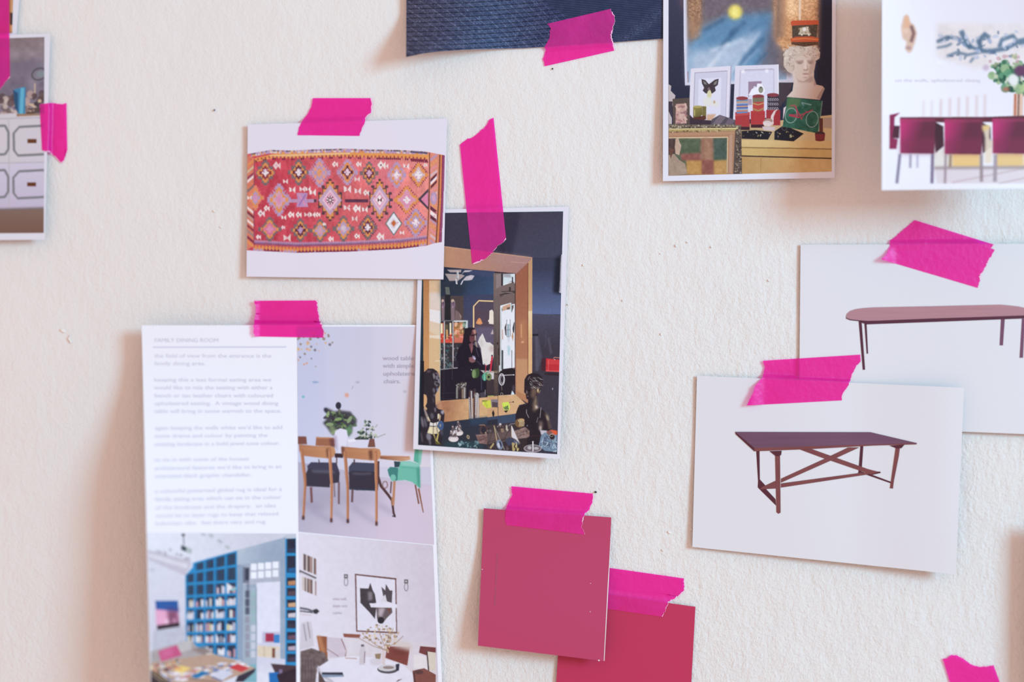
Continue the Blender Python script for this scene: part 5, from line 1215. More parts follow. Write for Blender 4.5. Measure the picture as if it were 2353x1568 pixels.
def pic_library():
    p = Pic(334, 1220, 686, 1705, (214, 218, 234), 1.0).T(320, 1200, 3.361)
    p.G([(60, 80), (1215, 80), (1215, 330), (400, 320), (60, 250)], (226, 228, 242), (206, 206, 222), (200, 120), (900, 120))
    p.G([(65, 300), (360, 410), (360, 960), (85, 960)], (214, 214, 230), (206, 204, 222), (100, 400), (300, 800)); p.P([(65, 215), (400, 300), (400, 340), (355, 415), (65, 290)], (196, 190, 206)); p.P([(70, 240), (380, 330), (370, 360), (70, 270)], (226, 224, 236), .8, 3); p.L([(80, 370), (120, 372)], 5, (150, 150, 160))
    p.S([(110, 200), (400, 270), (380, 300), (110, 240)], 26, 10, [(180, 176, 190), (206, 204, 216)], 3, .8)
    for (x, y) in ((555, 105), (622, 150), (680, 195), (490, 90)): p.E(x, y, 22, 9, (150, 160, 160), .8, 3, 30)
    p.L([(340, 90), (345, 180)], 7, (90, 96, 104)); p.E(340, 100, 14, 10, (60, 60, 70)); p.P([(322, 176), (408, 210), (402, 250), (318, 214)], (176, 186, 190)); p.P([(325, 180), (365, 195), (360, 230), (325, 215)], (60, 80, 90)); p.E(240, 215, 10, 10, (150, 150, 160), .8, 2)
    # sunset picture
    p.P([(122, 610), (298, 608), (312, 810), (138, 842)], (222, 150, 190)); p.P([(122, 610), (298, 608), (303, 690), (130, 676)], (40, 90, 170)); p.P([(200, 650), (303, 665), (306, 700), (215, 690)], (80, 70, 140), .7, 5); p.P([(130, 680), (220, 700), (215, 790), (135, 800)], (240, 170, 206), .8, 6); p.P([(215, 690), (290, 690), (306, 770), (230, 790)], (120, 60, 90), .8, 5); p.P([(136, 800), (310, 775), (312, 812), (138, 842)], (60, 44, 54)); p.E(212, 770, 12, 18, (250, 220, 236), .8, 3); p.E(270, 760, 10, 16, (240, 180, 220), .8, 3)
    # grey brick and bench
    p.P([(110, 840), (355, 800), (360, 960), (90, 1080)], (190, 190, 206)); p.N([(110, 840), (355, 800), (360, 960), (90, 1080)], 10, 14, 5, 2)
    # bookcase in blue
    rt = [222, 335, 455, 555, 650, 745, 845, 940, 1062]; lt = [400, 395, 478, 575, 668, 762, 858, 940, 985]
    p.P([(355, 415), (412, 350), (415, 315), (755, 220), (755, 1065), (560, 1020), (430, 975), (360, 930)], (36, 140, 206))
    cx = [360, 430, 505, 583, 668, 752]
    r = random.Random(11)
    for ri in range(8):
        for ci in range(5):
            if ri == 0 and ci == 0: continue
            def Y(row, x): return lt[row] + (rt[row] - lt[row]) * (x - 355) / 400.0
            x0, x1 = cx[ci] + 7, cx[ci + 1] - 8
            yt0, yt1 = (Y(ri, x0) + 12, Y(ri, x1) + 12) if ri else (315 - (x0 - 415) * .28 + 14, 315 - (x1 - 415) * .28 + 14)
            yb0, yb1 = Y(ri + 1, x0) - 8, Y(ri + 1, x1) - 8
            if ri == 7 and ci < 2: continue
            p.P([(x0, yt0), (x1, yt1), (x1, yb1), (x0, yb0)], (44, 52, 78) if ri > 2 else (50, 66, 92))
            p.P([(x0, yt0), (x0 + 12, yt0), (x0 + 12, yb0), (x0, yb0)], (24, 106, 168), .8, 2)
            if ri >= 3 - (ci in (2, 3, 4)) * 1 + (ri == 2 and ci == 2):
                n = r.randint(3, 6); h = yb0 - yt0
                for k in range(n):
                    if r.random() < .12: continue
                    xa = x0 + (x1 - x0) * k / n; xb = x0 + (x1 - x0) * (k + .95) / n
                    ya = yb0 + (yb1 - yb0) * k / n; hh = h * r.uniform(.55, .9)
                    c = r.choice([(226, 224, 236), (214, 206, 216), (232, 228, 222), (206, 150, 160), (190, 186, 206), (226, 210, 150), (236, 236, 244), (120, 80, 100), (236, 232, 240), (220, 216, 228)])
                    p.P([(xa, ya - hh), (xb, ya - hh * r.uniform(.85, 1)), (xb, ya), (xa, ya)], c, .95)
    p.P([(676, 470), (720, 500), (715, 528), (676, 528)], (226, 224, 230)); p.P([(700, 525), (752, 500), (750, 520), (720, 535)], (120, 190, 200)); p.L([(755, 222), (755, 1062)], 8, (40, 150, 210))
    # grey door case, glazed door
    p.P([(756, 218), (1130, 118), (1130, 1090), (905, 1110), (756, 1080)], (150, 166, 188)); p.G([(756, 218), (1130, 118), (1130, 300), (756, 330)], (176, 188, 206), (150, 166, 190), (800, 200), (1000, 300)); p.P([(756, 330), (800, 340), (800, 1090), (756, 1075)], (140, 160, 186))
    p.P([(800, 345), (1088, 300), (1088, 470), (800, 490)], (176, 180, 198)); p.P([(905, 470), (1088, 460), (1088, 1060), (905, 1100)], (222, 222, 240))
    for i in range(4):
        for j in range(2):
            x = 862 + i * 56; y = 322 + j * 64 - i * 5
            p.R(x, y, x + 44, y + 52, (236, 238, 248))
    p.P([(800, 345), (852, 350), (850, 470), (800, 470)], (110, 116, 136)); p.R(818, 360, 848, 450, (60, 64, 84)); p.P([(800, 485), (905, 510), (905, 1110), (800, 1095)], (160, 176, 194))
    for j in range(8):
        y = 530 + j * 66
        p.R(818, y, 852, y + 54, (150, 150, 168) if j > 2 else (90, 96, 116)); p.R(864, y + 4, 898, y + 56, (200, 204, 220) if j > 3 else (150, 180, 186))
    p.L([(840, 470), (835, 700)], 14, (80, 84, 106), .8, 3); p.L([(905, 510), (905, 1110)], 6, (110, 130, 150))
    # the room beyond
    p.P([(950, 850), (1085, 850), (1085, 940), (950, 940)], (190, 186, 216)); p.R(975, 860, 1040, 925, (176, 46, 76)); p.R(1040, 870, 1085, 935, (50, 130, 206)); p.R(912, 935, 1085, 965, (206, 206, 228)); p.P([(912, 955), (1085, 965), (1085, 1055), (912, 1040)], (222, 204, 180)); p.R(1025, 975, 1050, 1050, (130, 80, 60)); p.R(1050, 985, 1085, 1050, (214, 206, 206)); p.L([(965, 960), (965, 1040)], 5, (190, 160, 130)); p.G([(905, 1040), (1130, 1060), (1130, 1240), (905, 1240)], (206, 206, 226), (222, 222, 236), (1000, 1060), (1000, 1200))
    p.P([(905, 1100), (908, 1240), (800, 1240), (800, 1100)], (120, 176, 190))
    # right-hand strip of the bookcase
    p.R(1128, 110, 1212, 1110, (36, 140, 206)); p.P([(1128, 105), (1212, 90), (1212, 125), (1128, 130)], (190, 196, 210))
    for k, y in enumerate((130, 262, 430, 510, 600, 680, 760, 850, 935, 1020)):
        h = 110 if k < 1 else (130 if k == 1 else 62)
        p.R(1140, y, 1208, y + h, (44, 46, 66)); p.P([(1150, y + h - 34), (1208, y + h - 40), (1208, y + h - 4), (1150, y + h - 4)], [(50, 60, 90), (30, 90, 150), (190, 130, 90), (90, 70, 80), (206, 160, 120), (206, 196, 206), (60, 54, 70), (110, 80, 100), (176, 160, 180), (70, 60, 80)][k])
    # sofa, pink cushion, the long table of books
    p.P([(90, 1000), (400, 910), (440, 960), (580, 1030), (560, 1060), (220, 1120), (90, 1140)], (170, 160, 160)); p.P([(280, 950), (400, 910), (405, 985), (320, 1010)], (190, 184, 186)); p.P([(145, 1000), (290, 950), (330, 1030), (170, 1080)], (206, 80, 130)); p.P([(160, 1000), (250, 970), (260, 1030), (180, 1050)], (222, 110, 160), .7, 6); p.P([(400, 985), (500, 960), (580, 1020), (540, 1045)], (140, 120, 116), .9, 4); p.E(545, 1025, 32, 12, (222, 214, 206))
    p.P([(90, 1090), (300, 1060), (560, 1020), (760, 1070), (895, 1130), (640, 1237), (640, 1700), (90, 1700)], (186, 152, 130)); p.L([(220, 1200), (600, 1237)], 8, (120, 84, 70))
    cols = [(222, 222, 236), (206, 120, 126), (226, 208, 160), (110, 130, 180), (180, 186, 214), (236, 232, 240), (206, 202, 220), (150, 140, 160), (214, 176, 166), (228, 226, 238)]
    r = random.Random(21)
    for i in range(90):
        u, v = r.random(), r.random()
        x = 120 + u * 620 + v * 60; y = 1180 - u * 110 + v * 60 - .0004 * (u * 620) ** 2 * .0
        w = r.uniform(20, 55); h = r.uniform(8, 20)
        p.P([(x, y), (x + w, y - h * .6), (x + w * 1.5, y + h * .2), (x + w * .5, y + h)], r.choice(cols), .95)
    p.P([(690, 1125), (760, 1095), (850, 1130), (790, 1160)], (214, 60, 66)); p.P([(400, 1200), (480, 1150), (545, 1165), (450, 1210)], (40, 120, 180)); p.P([(260, 1150), (330, 1110), (400, 1130), (330, 1170)], (236, 200, 110)); p.P([(560, 1190), (640, 1140), (730, 1170), (640, 1225)], (206, 208, 228)); p.P([(560, 1190), (640, 1225), (640, 1237), (560, 1205)], (110, 110, 150))
    p.S([(90, 1110), (300, 1060), (320, 1130), (90, 1200)], 60, 13, [(236, 222, 170), (226, 140, 90), (60, 60, 70), (214, 208, 222), (176, 80, 90)], 5, .9, .5); p.P([(90, 1150), (140, 1160), (240, 1237), (200, 1700), (90, 1700)], (70, 56, 60)); p.L([(110, 1160), (220, 1237)], 8, (190, 160, 110)); p.L([(95, 1175), (180, 1240)], 6, (196, 170, 130))
    p.P([(1015, 1095), (1212, 1110), (1212, 1700), (1060, 1700), (1060, 1190)], (76, 54, 62)); p.P([(1000, 1165), (1075, 1160), (1080, 1237), (1090, 1500), (1020, 1500)], (30, 110, 190)); p.R(1080, 1140, 1105, 1200, (130, 110, 150)); p.P([(1060, 1180), (1212, 1130), (1212, 1240), (1080, 1240)], (56, 40, 52))
    p.P([(760, 1190), (900, 1130), (890, 1160), (800, 1237), (740, 1237)], (60, 50, 66))
    p.N([(60, 80), (1215, 80), (1215, 1700), (60, 1700)], 5, 30, 9, 2)
    return p


def pic_sitting():
    p = Pic(680, 1218, 1016, 1705, (216, 208, 222), 1.0).T(320, 1200, 3.361)
    p.G([(1230, 80), (2320, 180), (2320, 1700), (1230, 1700)], (222, 216, 230), (210, 200, 214), (1400, 500), (2200, 400))
    # wall shelf of books, seen from the side
    r = random.Random(6)
    for (y0, y1, sl) in ((240, 400, .42), (420, 560, .35)):
        for k in range(11):
            x = 1258 + k * 10
            c = r.choice([(110, 84, 84), (170, 140, 130), (206, 190, 180), (80, 62, 66), (222, 212, 214), (150, 110, 100)])
            p.P([(x, y0 + k * 10 * sl), (x + 9, y0 + (k + 1) * 10 * sl), (x + 9, y1 + k * 4 - 30), (x, y1 + k * 4 - 34)], c)
    p.P([(1238, 370), (1370, 430), (1360, 445), (1238, 392)], (84, 74, 80)); p.P([(1245, 385), (1365, 440), (1365, 452), (1245, 400)], (206, 202, 214))
    p.L([(1240, 665), (1300, 675), (1340, 690)], 16, (96, 96, 110)); p.L([(1240, 688), (1340, 700)], 10, (70, 66, 76)); p.P([(1340, 680), (1370, 670), (1392, 690), (1370, 712), (1345, 706)], (60, 54, 62)); p.L([(1240, 712), (1330, 722)], 6, (206, 180, 180))
    for (x, y) in ((1595, 405), (2060, 445)):
        p.R(x - 14, y, x + 16, y + 30, (100, 92, 96)); p.R(x - 8, y + 10, x + 8, y + 20, (206, 200, 206)); p.ring(x + 2, y + 58, 14, 30, 5, (120, 110, 116))
    # tall framed print of dark collaged shapes
    p.P([(1665, 400), (1985, 435), (1992, 862), (1675, 848)], (110, 70, 66)); p.P([(1676, 412), (1976, 446), (1984, 850), (1684, 838)], (222, 218, 232))
    p.P([(1705, 512), (1770, 515), (1785, 470), (1800, 520), (1820, 560), (1830, 625), (1776, 635), (1832, 660), (1820, 750), (1780, 700), (1708, 625)], (70, 60, 66)); p.P([(1765, 540), (1800, 540), (1800, 600), (1770, 610)], (150, 140, 150), .8, 3); p.P([(1870, 500), (1900, 530), (1905, 480), (1935, 530), (1955, 530), (1950, 625), (1900, 610), (1885, 580)], (84, 72, 80)); p.P([(1880, 580), (1900, 560), (1915, 620), (1860, 615)], (214, 208, 220))
    p.P([(1832, 660), (1950, 660), (1955, 700), (1910, 745), (1880, 785), (1850, 780), (1835, 740)], (104, 88, 92)); p.P([(1850, 665), (1900, 665), (1870, 740), (1845, 720)], (190, 176, 184), .9, 3); p.E(1866, 760, 26, 26, (46, 40, 48)); p.P([(1912, 668), (1940, 668), (1935, 710)], (120, 70, 60)); p.P([(1776, 628), (1990, 635), (1990, 664), (1790, 660)], (224, 220, 234))
    # sofas and cushions
    p.P([(1575, 862), (1710, 870), (1700, 900), (1580, 890)], (146, 80, 66)); p.P([(1440, 900), (1960, 900), (2295, 960), (2295, 1240), (1440, 1100)], (216, 206, 214), .9, 4); p.P([(1370, 880), (1450, 885), (1455, 1070), (1400, 1050)], (150, 84, 56)); p.P([(1372, 880), (1400, 880), (1440, 1000), (1400, 1000)], (196, 130, 86), .8, 4); p.P([(1450, 888), (1560, 900), (1600, 960), (1600, 1040), (1470, 1050), (1450, 1000)], (206, 192, 206)); p.L([(1560, 900), (1600, 1000), (1590, 1040)], 7, (140, 100, 100)); p.L([(1450, 980), (1540, 1040)], 6, (150, 120, 120)); p.P([(1590, 905), (1720, 900), (1740, 1000), (1600, 1030)], (218, 210, 218), .9, 4)
    p.P([(1915, 960), (2090, 965), (2070, 1110), (1900, 1050)], (134, 66, 58)); p.P([(1940, 975), (2080, 980), (2060, 1040), (1950, 1010)], (116, 54, 50), .8, 6); p.P([(1960, 900), (2110, 950), (2110, 1000), (1960, 960)], (210, 196, 190), .9, 6); p.P([(2120, 1020), (2215, 1040), (2225, 1140), (2120, 1130)], (226, 218, 220)); p.P([(2170, 960), (2290, 970), (2290, 1030), (2215, 1030), (2160, 1010)], (120, 60, 60)); p.P([(2220, 1000), (2290, 1010), (2290, 1150), (2240, 1150)], (216, 204, 190)); p.L([(2222, 1000), (2235, 1150)], 9, (70, 50, 56))
    # throw over the chair arm, striped blanket
    p.P([(1250, 780), (1330, 770), (1350, 960), (1240, 990)], (206, 198, 210)); p.L([(1270, 790), (1290, 920)], 8, (150, 140, 150)); p.L([(1300, 770), (1320, 900)], 5, (130, 110, 116))
    p.P([(1245, 1000), (1330, 975), (1430, 1010), (1460, 1070), (1430, 1140), (1380, 1110), (1360, 1240), (1350, 1700), (1240, 1700)], (110, 92, 92)); p.N([(1245, 1000), (1450, 1000), (1400, 1240), (1240, 1240)], 26, 30, 4, 2)
    for k in range(5): p.L([(1262 + k * 22, 1060), (1258 + k * 24, 1240)], 8, (80, 64, 70), .8, 2)
    # round white table with things on it
    p.P([(1370, 1130), (1480, 1060), (1640, 1035), (1850, 1050), (2030, 1100), (2110, 1170), (2120, 1240), (2100, 1600), (1380, 1600), (1400, 1240)], (224, 220, 234)); p.L([(1380, 1120), (1400, 1180), (1500, 1240)], 10, (90, 80, 90), .6, 3); p.P([(1385, 1150), (1440, 1240), (1385, 1240)], (90, 70, 70))
    p.P([(1410, 1162), (1570, 1162), (1580, 1195), (1412, 1200)], (56, 56, 72)); p.P([(1410, 1180), (1578, 1182), (1576, 1196), (1412, 1200)], (130, 150, 176))
    p.E(1920, 1138, 82, 34, (90, 84, 90)); p.E(1915, 1128, 72, 26, (206, 200, 206)); p.E(1925, 1125, 44, 12, (150, 130, 124)); p.P([(1980, 1100), (2010, 1095), (2005, 1150), (1985, 1150)], (56, 50, 66)); p.E(1830, 1080, 50, 30, (206, 196, 206), .8, 3)
    p.P([(1700, 1105), (1700, 1000), (1715, 960), (1745, 960), (1752, 1010), (1740, 1105)], (206, 196, 202)); p.L([(1742, 1000), (1738, 1090)], 7, (150, 130, 140)); p.E(1724, 955, 14, 10, (110, 100, 106)); p.P([(1820, 1020), (1868, 1016), (1860, 1060), (1826, 1055)], (150, 124, 96)); p.P([(1875, 975), (1895, 975), (1900, 1110), (1875, 1100)], (214, 196, 196)); p.L([(1590, 1052), (1680, 1056)], 7, (190, 150, 140))
    # dried branches
    r = random.Random(9)
    for (a, b) in (((1900, 990), (1740, 880)), ((1900, 980), (1830, 790)), ((1905, 970), (2040, 880)), ((1890, 960), (1960, 820)), ((1900, 990), (1700, 900))):
        p.L([a, ((a[0] + b[0]) / 2 + 6, (a[1] + b[1]) / 2 + 14), b], 4, (150, 120, 96))
    p.S([(1700, 880), (1820, 790), (1900, 800), (2050, 880), (2010, 890), (1960, 960), (1930, 1010), (1870, 1000), (1810, 940)], 90, 9, [(196, 166, 130), (150, 116, 90), (176, 140, 104), (222, 200, 170)], 12, .9, .6)
    p.P([(2110, 1150), (2200, 1130), (2290, 1180), (2290, 1700), (2130, 1700), (2120, 1240)], (134, 76, 68)); p.E(2160, 1160, 34, 18, (96, 60, 60)); p.L([(2120, 1160), (2130, 1240)], 8, (70, 44, 50)); p.P([(2000, 1220), (2035, 1212), (1980, 1240)], (90, 60, 60)); p.P([(1385, 1220), (1480, 1240), (1480, 1700), (1385, 1700)], (90, 66, 66), .6)
    p.N([(1230, 80), (2320, 80), (2320, 1700), (1230, 1700)], 4, 30, 9, 2)
    return p


def pic_corner():
    """the narrow strip of the print at the very top left"""
    p = Pic(-110, -120, 40, 76, (120, 60, 50), 1.0).T(0, 0, 2.614)
    p.G([(-300, -300), (90, -300), (90, 200), (-300, 200)], (150, 70, 60), (176, 110, 70), (0, -100), (60, 180)); p.R(62, -300, 78, 76, (206, 150, 100)); p.R(62, 76, 78, 150, (60, 40, 44)); p.R(62, 150, 80, 190, (214, 150, 90))
    return p

# ------------------------------------------------------------------ sheets on the wall
PHOTO = paper_mat('glossy_photo_border', (222, 221, 232), .4, spec=.35)
INK = ink_mat('printed_photo_ink', .4, .08)
INKM = ink_mat('printed_matt_ink', .6, .06)
WHITE = paper_mat('white_office_paper', (238, 239, 248), .85, spec=.12)
CARD = paper_mat('white_card', (221, 218, 222), .8, spec=.12)


def sheet(name, label, cat, q, hf, mats, thick=0.00028, group=None):
    c = at(*[np.array([v]) for v in quad_px(q, .5, .5)], np.array([0.0]))[0]
    root = empty(name, tuple(c))
    tag(root, label, cat, group)
    paper(root, q, hf, mats, thick)
    return root


GP = 'prints and cards taped to the wall'

# navy fabric picture at the top
q = [(935, -78), (1560, -78), (1556, 84), (933, 131)]
hn = lambda X, Y: 0.0012 + 0.016 * sstep(1190, 930, X) * sstep(20, 135, Y) + 0.002 * sstep(1200, 930, X)


def quad_bow(q, X, Y, f): return X, Y


navy = empty('fabric_swatch_print', tuple(at(np.array([1240.]), np.array([20.]), np.array([0.]))[0]))
tag(navy, 'dark navy woven fabric print with curled lower left corner at the top edge', 'print', GP)
n = 60
s_, t_ = np.meshgrid(np.linspace(0, 1, n), np.linspace(0, 1, n), indexing='xy')
xb = np.array([933, 970, 1010, 1068, 1130, 1197, 1250, 1413, 1560.]); yb = np.array([131.5, 123.5, 118.5, 114.5, 112.5, 111, 108, 97, 86.])


def navy_grid(nu, nv):
    s, t = np.meshgrid(np.linspace(0, 1, nu), np.linspace(0, 1, nv), indexing='xy')
    X = 934.5 + s * 625 - t * 1.5 * (1 - s)
    Y = -78 * (1 - t) + np.interp(X, xb, yb) * t
    return X, Y


X, Y = navy_grid(60, 40)
link_mesh('paper', sheet_mesh('paper', X, Y, hn, 0.00025, [PHOTO]), navy)
pc = pic_navy()
X, Y = navy_grid(600, 190)
me = mesh_np('printed_picture', at(X, Y, hn(X, Y) + .00009).reshape(-1, 3), grid_faces(600, 190), [INK])
c = np.clip(lin(faded(np.clip(pc.sample(X, Y), 0, 255).reshape(-1, 3))) / EK, 0, .9)
me.color_attributes.new('ink', 'FLOAT_COLOR', 'POINT').data.foreach_set('color', np.concatenate([c, np.ones((len(c), 1))], 1).astype(np.float32).ravel())
link_mesh('printed_picture', me, navy)

# print with the plaster bust
QB = [(1524.3, -72), (1921, -72), (1918, 408.8), (1523.3, 416.5)]
hb = lambda X, Y: 0.0022 + 0.0030 * sstep(0, 420, Y)
bust = sheet('photo_print', 'glossy photo of a plaster bust in a cap beside frames on a yellow cabinet', 'print', QB, hb, [PHOTO], group=GP)
printed(bust, 'printed_picture', [(1536.5, -62), (1912, -62), (1911, 394.5), (1536, 404)], hb, pic_bust(), INK, .8)

# page with burgundy chairs, standing well off the wall
QS = [(2026.6, -72), (2480, -75), (2480, 432), (2026, 437.5)]
hs = lambda X, Y: 0.036 + 0.018 * sstep(-60, 430, Y) + 0.004 * sstep(2030, 2300, X)
seats = sheet('magazine_page', 'white page with burgundy dining chairs, sticking out from the wall at top right', 'print', QS, hs, [WHITE], group=GP)
printed(seats, 'printed_picture', [(2028.5, -70), (2478, -73), (2478, 430), (2028, 435.5)], hs, pic_seats(), INKM, 1.2)
PALE = paper_mat('pale_grey_lettering', (226, 226, 240), .7)
text_block(seats, 'caption', [('on the walls, upholstered dining', 2057, 188, 2254)], hs, PALE, 11, lift=.0003)

# sideboard print at the left edge
QL = [(-108, 84), (115, 77), (103, 551), (-118, 553)]
hl = lambda X, Y: 0.0032 + 0.003 * sstep(250, 550, Y)
side = sheet('photo_print', 'photo of a white sideboard with panelled doors, below the brown corner photo', 'print', QL, hl, [PHOTO], group=GP)
printed(side, 'printed_picture', [(-102, 92), (102, 85), (100.5, 535.5), (-110, 537)], hl, pic_sideboard(), INK, 1.2)
QC = [(-112, -120), (54, -120), (53, 30), (-112, 40)]
QC = [(-112, -120), (54, -122), (35, 110), (-112, 112)]
hc = lambda X, Y: 0.0018 + 0 * X
corner = sheet('photo_print', 'white bordered photo of warm brown tones in the very top left corner', 'print', QC, hc, [PHOTO], group=GP)
printed(corner, 'printed_picture', [(-106, -112), (33, -112), (28, 76), (-106, 78)], hc, pic_corner(), INK, 1.5)

# mirror photo, tucked under the rug picture
QM = [(963.5, 482.5), (1307, 475), (1286, 1055), (949.5, 1032.5)]
hm = lambda X, Y: 0.0014 + 0.0060 * sstep(650, 1050, Y)
mir = sheet('photo_print', 'tall photo of a wooden framed mirror between two dark busts, tucked under the rug photo', 'print', QM, hm, [PHOTO], .0003, GP)
printed(mir, 'printed_picture', [(973.3, 490), (1294, 486), (1280.3, 1044.2), (960.8, 1023)], hm, pic_mirror(), INK, .8)

# rug picture
QR = [(569.3, 286.5), (1027.5, 272.5), (1019, 642.5), (566.5, 636)]
hr = lambda X, Y: 0.0022 + 0.0005 * sstep(700, 560, X) * sstep(300, 640, Y) + .001 * sstep(400, 640, Y)
rug = sheet('photo_print', 'white bordered photo of a patterned red and orange rug, overlapping the mirror photo', 'print', QR, hr, [paper_mat('rug_photo_paper', (225, 220, 233), .5)], .0003, GP)
pr = pic_rug()
top = np.array([(95, 525), (280, 492), (450, 497), (620, 488), (850, 482), (1000, 488), (1250, 492), (1400, 498), (1500, 506), (1645, 535)], float)
bot = np.array([(90, 1280), (300, 1290), (480, 1300), (900, 1290), (1290, 1270), (1500, 1244), (1560, 1225), (1620, 1215), (1645, 1214)], float)
rz = lambda X: (X - 540) * 3.408
printed(rug, 'printed_rug', [(568.5, 338), (1025.6, 337), (1020.2, 586), (567.5, 586)], hr, pr, INK, .8,
        keep=lambda X, Y: (Y > 199.6 + np.interp(rz(X), top[:, 0], top[:, 1]) / 3.408) & (Y < 200.5 + np.interp(rz(X), bot[:, 0], bot[:, 1]) / 3.408)
        & (rz(X) < np.interp((Y - 200) * 3.408, [535, 900, 1215], [1645, 1634, 1620])))

# the long printed page of text and three pictures
QP = [(325.4, 748), (983, 747), (1021, 1700), (348.5, 1700)]
def hp(X, Y):
    u = np.clip((1000 - X) / 670, 0, 1.1)
    return 0.0012 + 0.010 * u ** 1.5 + (0.026 * sstep(790, 1150, Y) + .008 * sstep(1100, 1600, Y)) * u ** 1.5 * .95 + 0.0012 * sstep(900, 1568, Y)
page = sheet('printed_page', 'long white page with grey paragraphs and three room photos, curling off the wall', 'page', QP, hp, [WHITE], .00015, GP)
TXT = paper_mat('pale_grey_print', (208, 208, 226), .8)
sl = lambda X, yb_: -(X - 354) / 300 * 5.5 * sstep(880, 1180, yb_)
def LN(t, x0, b, x1): return (t, 320 + x0 / 2.8, 680 + b / 2.8 + 5.5 * .12 * float(sstep(880, 1180, 680 + b / 2.8)), 320 + x1 / 2.8)
text_block(page, 'heading', [LN('FAMILY DINING ROOM', 97, 298, 508)], hp, TXT, 12.5, sl)
flat_poly(page, 'rule_line', [[(351.4 + 306.5 * k / 12, 797.2 - .6 * k / 12) for k in range(13)] + [(351.4 + 306.5 * k / 12, 799.4 - .6 * k / 12) for k in range(12, -1, -1)]], hp, TXT, .0002)
PARAS = [[('the field of view from the entrance is the', 97, 398, 850), ('family dining area.', 97, 447, 425)],
         [('keeping this a less formal eating area we', 95, 552, 850), ('would like to mix the seating with either a', 95, 602, 858), ('bench or tan leather chairs with coloured', 98, 654, 860),
          ('upholstered seating.  A vintage wood dining', 98, 704, 895), ('table will bring in some warmth to the space.', 98, 754, 915)],
         [("again keeping the walls white we'd like to add", 100, 862, 920), ('some drama and colour by painting the', 98, 913, 825), ('existing bookcase in a bold jewel tone colour.', 98, 966, 905)],
         [('to tie in with some of the houses', 98, 1066, 705), ("architectural features we'd like to bring in an", 98, 1120, 915), ('oversized black graphic chandelier.', 100, 1171, 725)],
         [('a colourful patterned global rug is ideal for a', 100, 1268, 918), ('family eating area which can tie in the colour', 102, 1320, 915), ('of the bookcase and the drapery.  an idea', 102, 1374, 880),
          ('would be to layer rugs to keep that relaxed', 105, 1426, 895), ('bohemian vibe.  feel there very and rug.', 102, 1476, 820)]]
for para in PARAS:
    text_block(page, 'paragraph', [LN(*l) for l in para], hp, TXT, 12.5, sl)
printed(page, 'dining_photo', [(682.3, 751), (976, 751), (997.5, 1252.5), (686, 1222.5)], hp, pic_dining(), INKM, 1.2)
printed(page, 'library_photo', [(339, 1225), (680.3, 1227), (682, 1698), (348.5, 1698)], hp, pic_library(), INKM, 1.2)
printed(page, 'sitting_room_photo', [(686.5, 1225), (995, 1254), (1012, 1698), (690.5, 1698)], hp, pic_sitting(), INKM, 1.2)
CAP = paper_mat('caption_grey', (182, 178, 198), .8)
text_block(page, 'caption', [('wood table', 879.7, 828, 950.5), ('with simple', 880, 845.5, 951), ('upholstered', 880.5, 863.5, 960), ('chairs.', 882, 881, 920)], hp, CAP, 14, lift=.0003)
text_block(page, 'caption', [('white walls', 765, 1380, 797), ('simple rustic', 765, 1396, 799), ('table', 765, 1412, 786)], hp, paper_mat('caption_faint', (196, 190, 206), .8), 9, lift=.0003)

# card with the oval-topped table
Q2 = [(1839.6, 562.6), (2480, 560), (2484, 1003), (1836, 978)]
h2 = lambda X, Y: 0.0012 + 0.003 * sstep(2000, 2400, X)
card2 = sheet('furniture_card', 'white card picturing a table with a long rounded top, partly behind the trestle table card', 'card', Q2, h2, [CARD, paper_mat('card_edge', (206, 190, 184), .8)], .0004, GP)
pt = Pic(1930, 690, 2490, 870, (220, 222, 231), 1.0)


def wood(name, c0, c1, scale=(30, 400), mixy=None):
    m, nt, p = shader_nodes(name)
    tc = nt.nodes.new('ShaderNodeTexCoord'); mp = nt.nodes.new('ShaderNodeMapping'); mp.inputs['Scale'].default_value = (scale[0], 30, scale[1])
    nz = nt.nodes.new('ShaderNodeTexNoise'); nz.inputs['Scale'].default_value = 1.0; nz.inputs['Detail'].default_value = 4
    mx = nt.nodes.new('ShaderNodeMix'); mx.data_type = 'RGBA'
    mx.inputs[6].default_value = albedo(c0) + (1,); mx.inputs[7].default_value = albedo(c1) + (1,)
    nt.links.new(tc.outputs['Object'], mp.inputs['Vector']); nt.links.new(mp.outputs['Vector'], nz.inputs['Vector'])
    nt.links.new(nz.outputs['Fac'], mx.inputs[0]); nt.links.new(mx.outputs[2], p.inputs['Base Color'])
    p.inputs['Roughness'].default_value = .5; p.inputs['Specular IOR Level'].default_value = .15
    return m


W_TOP = wood('printed_rosy_wood', (164, 118, 130), (186, 138, 142), (20, 700))
W_DK = wood('printed_dark_wood', (78, 36, 54), (92, 44, 60))
W_LEG = wood('printed_leg_wood', (104, 62, 82), (128, 84, 110))
Z2 = (1800, 480, 2.904)
for nm_, p_ in zip(('printed_apron', 'printed_leg', 'printed_leg'), (
    [(508, 742), (640, 744), (1606, 712), (1670, 709), (1640, 728), (1606, 733), (1000, 756), (560, 772), (528, 764)],
    [(502, 745), (522, 745), (546, 1074), (530, 1076)], [(541, 768), (556, 768), (566, 967), (556, 968)])): flat_poly(card2, nm_, [T_(p_, *Z2)], h2, W_DK, .00012)
for p_ in (
    [(1452, 738), (1478, 738), (1466, 912), (1443, 912)], [(1592, 734), (1612, 734), (1600, 995), (1576, 995)]): flat_poly(card2, 'printed_leg', [T_(p_, *Z2)], h2, W_LEG, .00010)
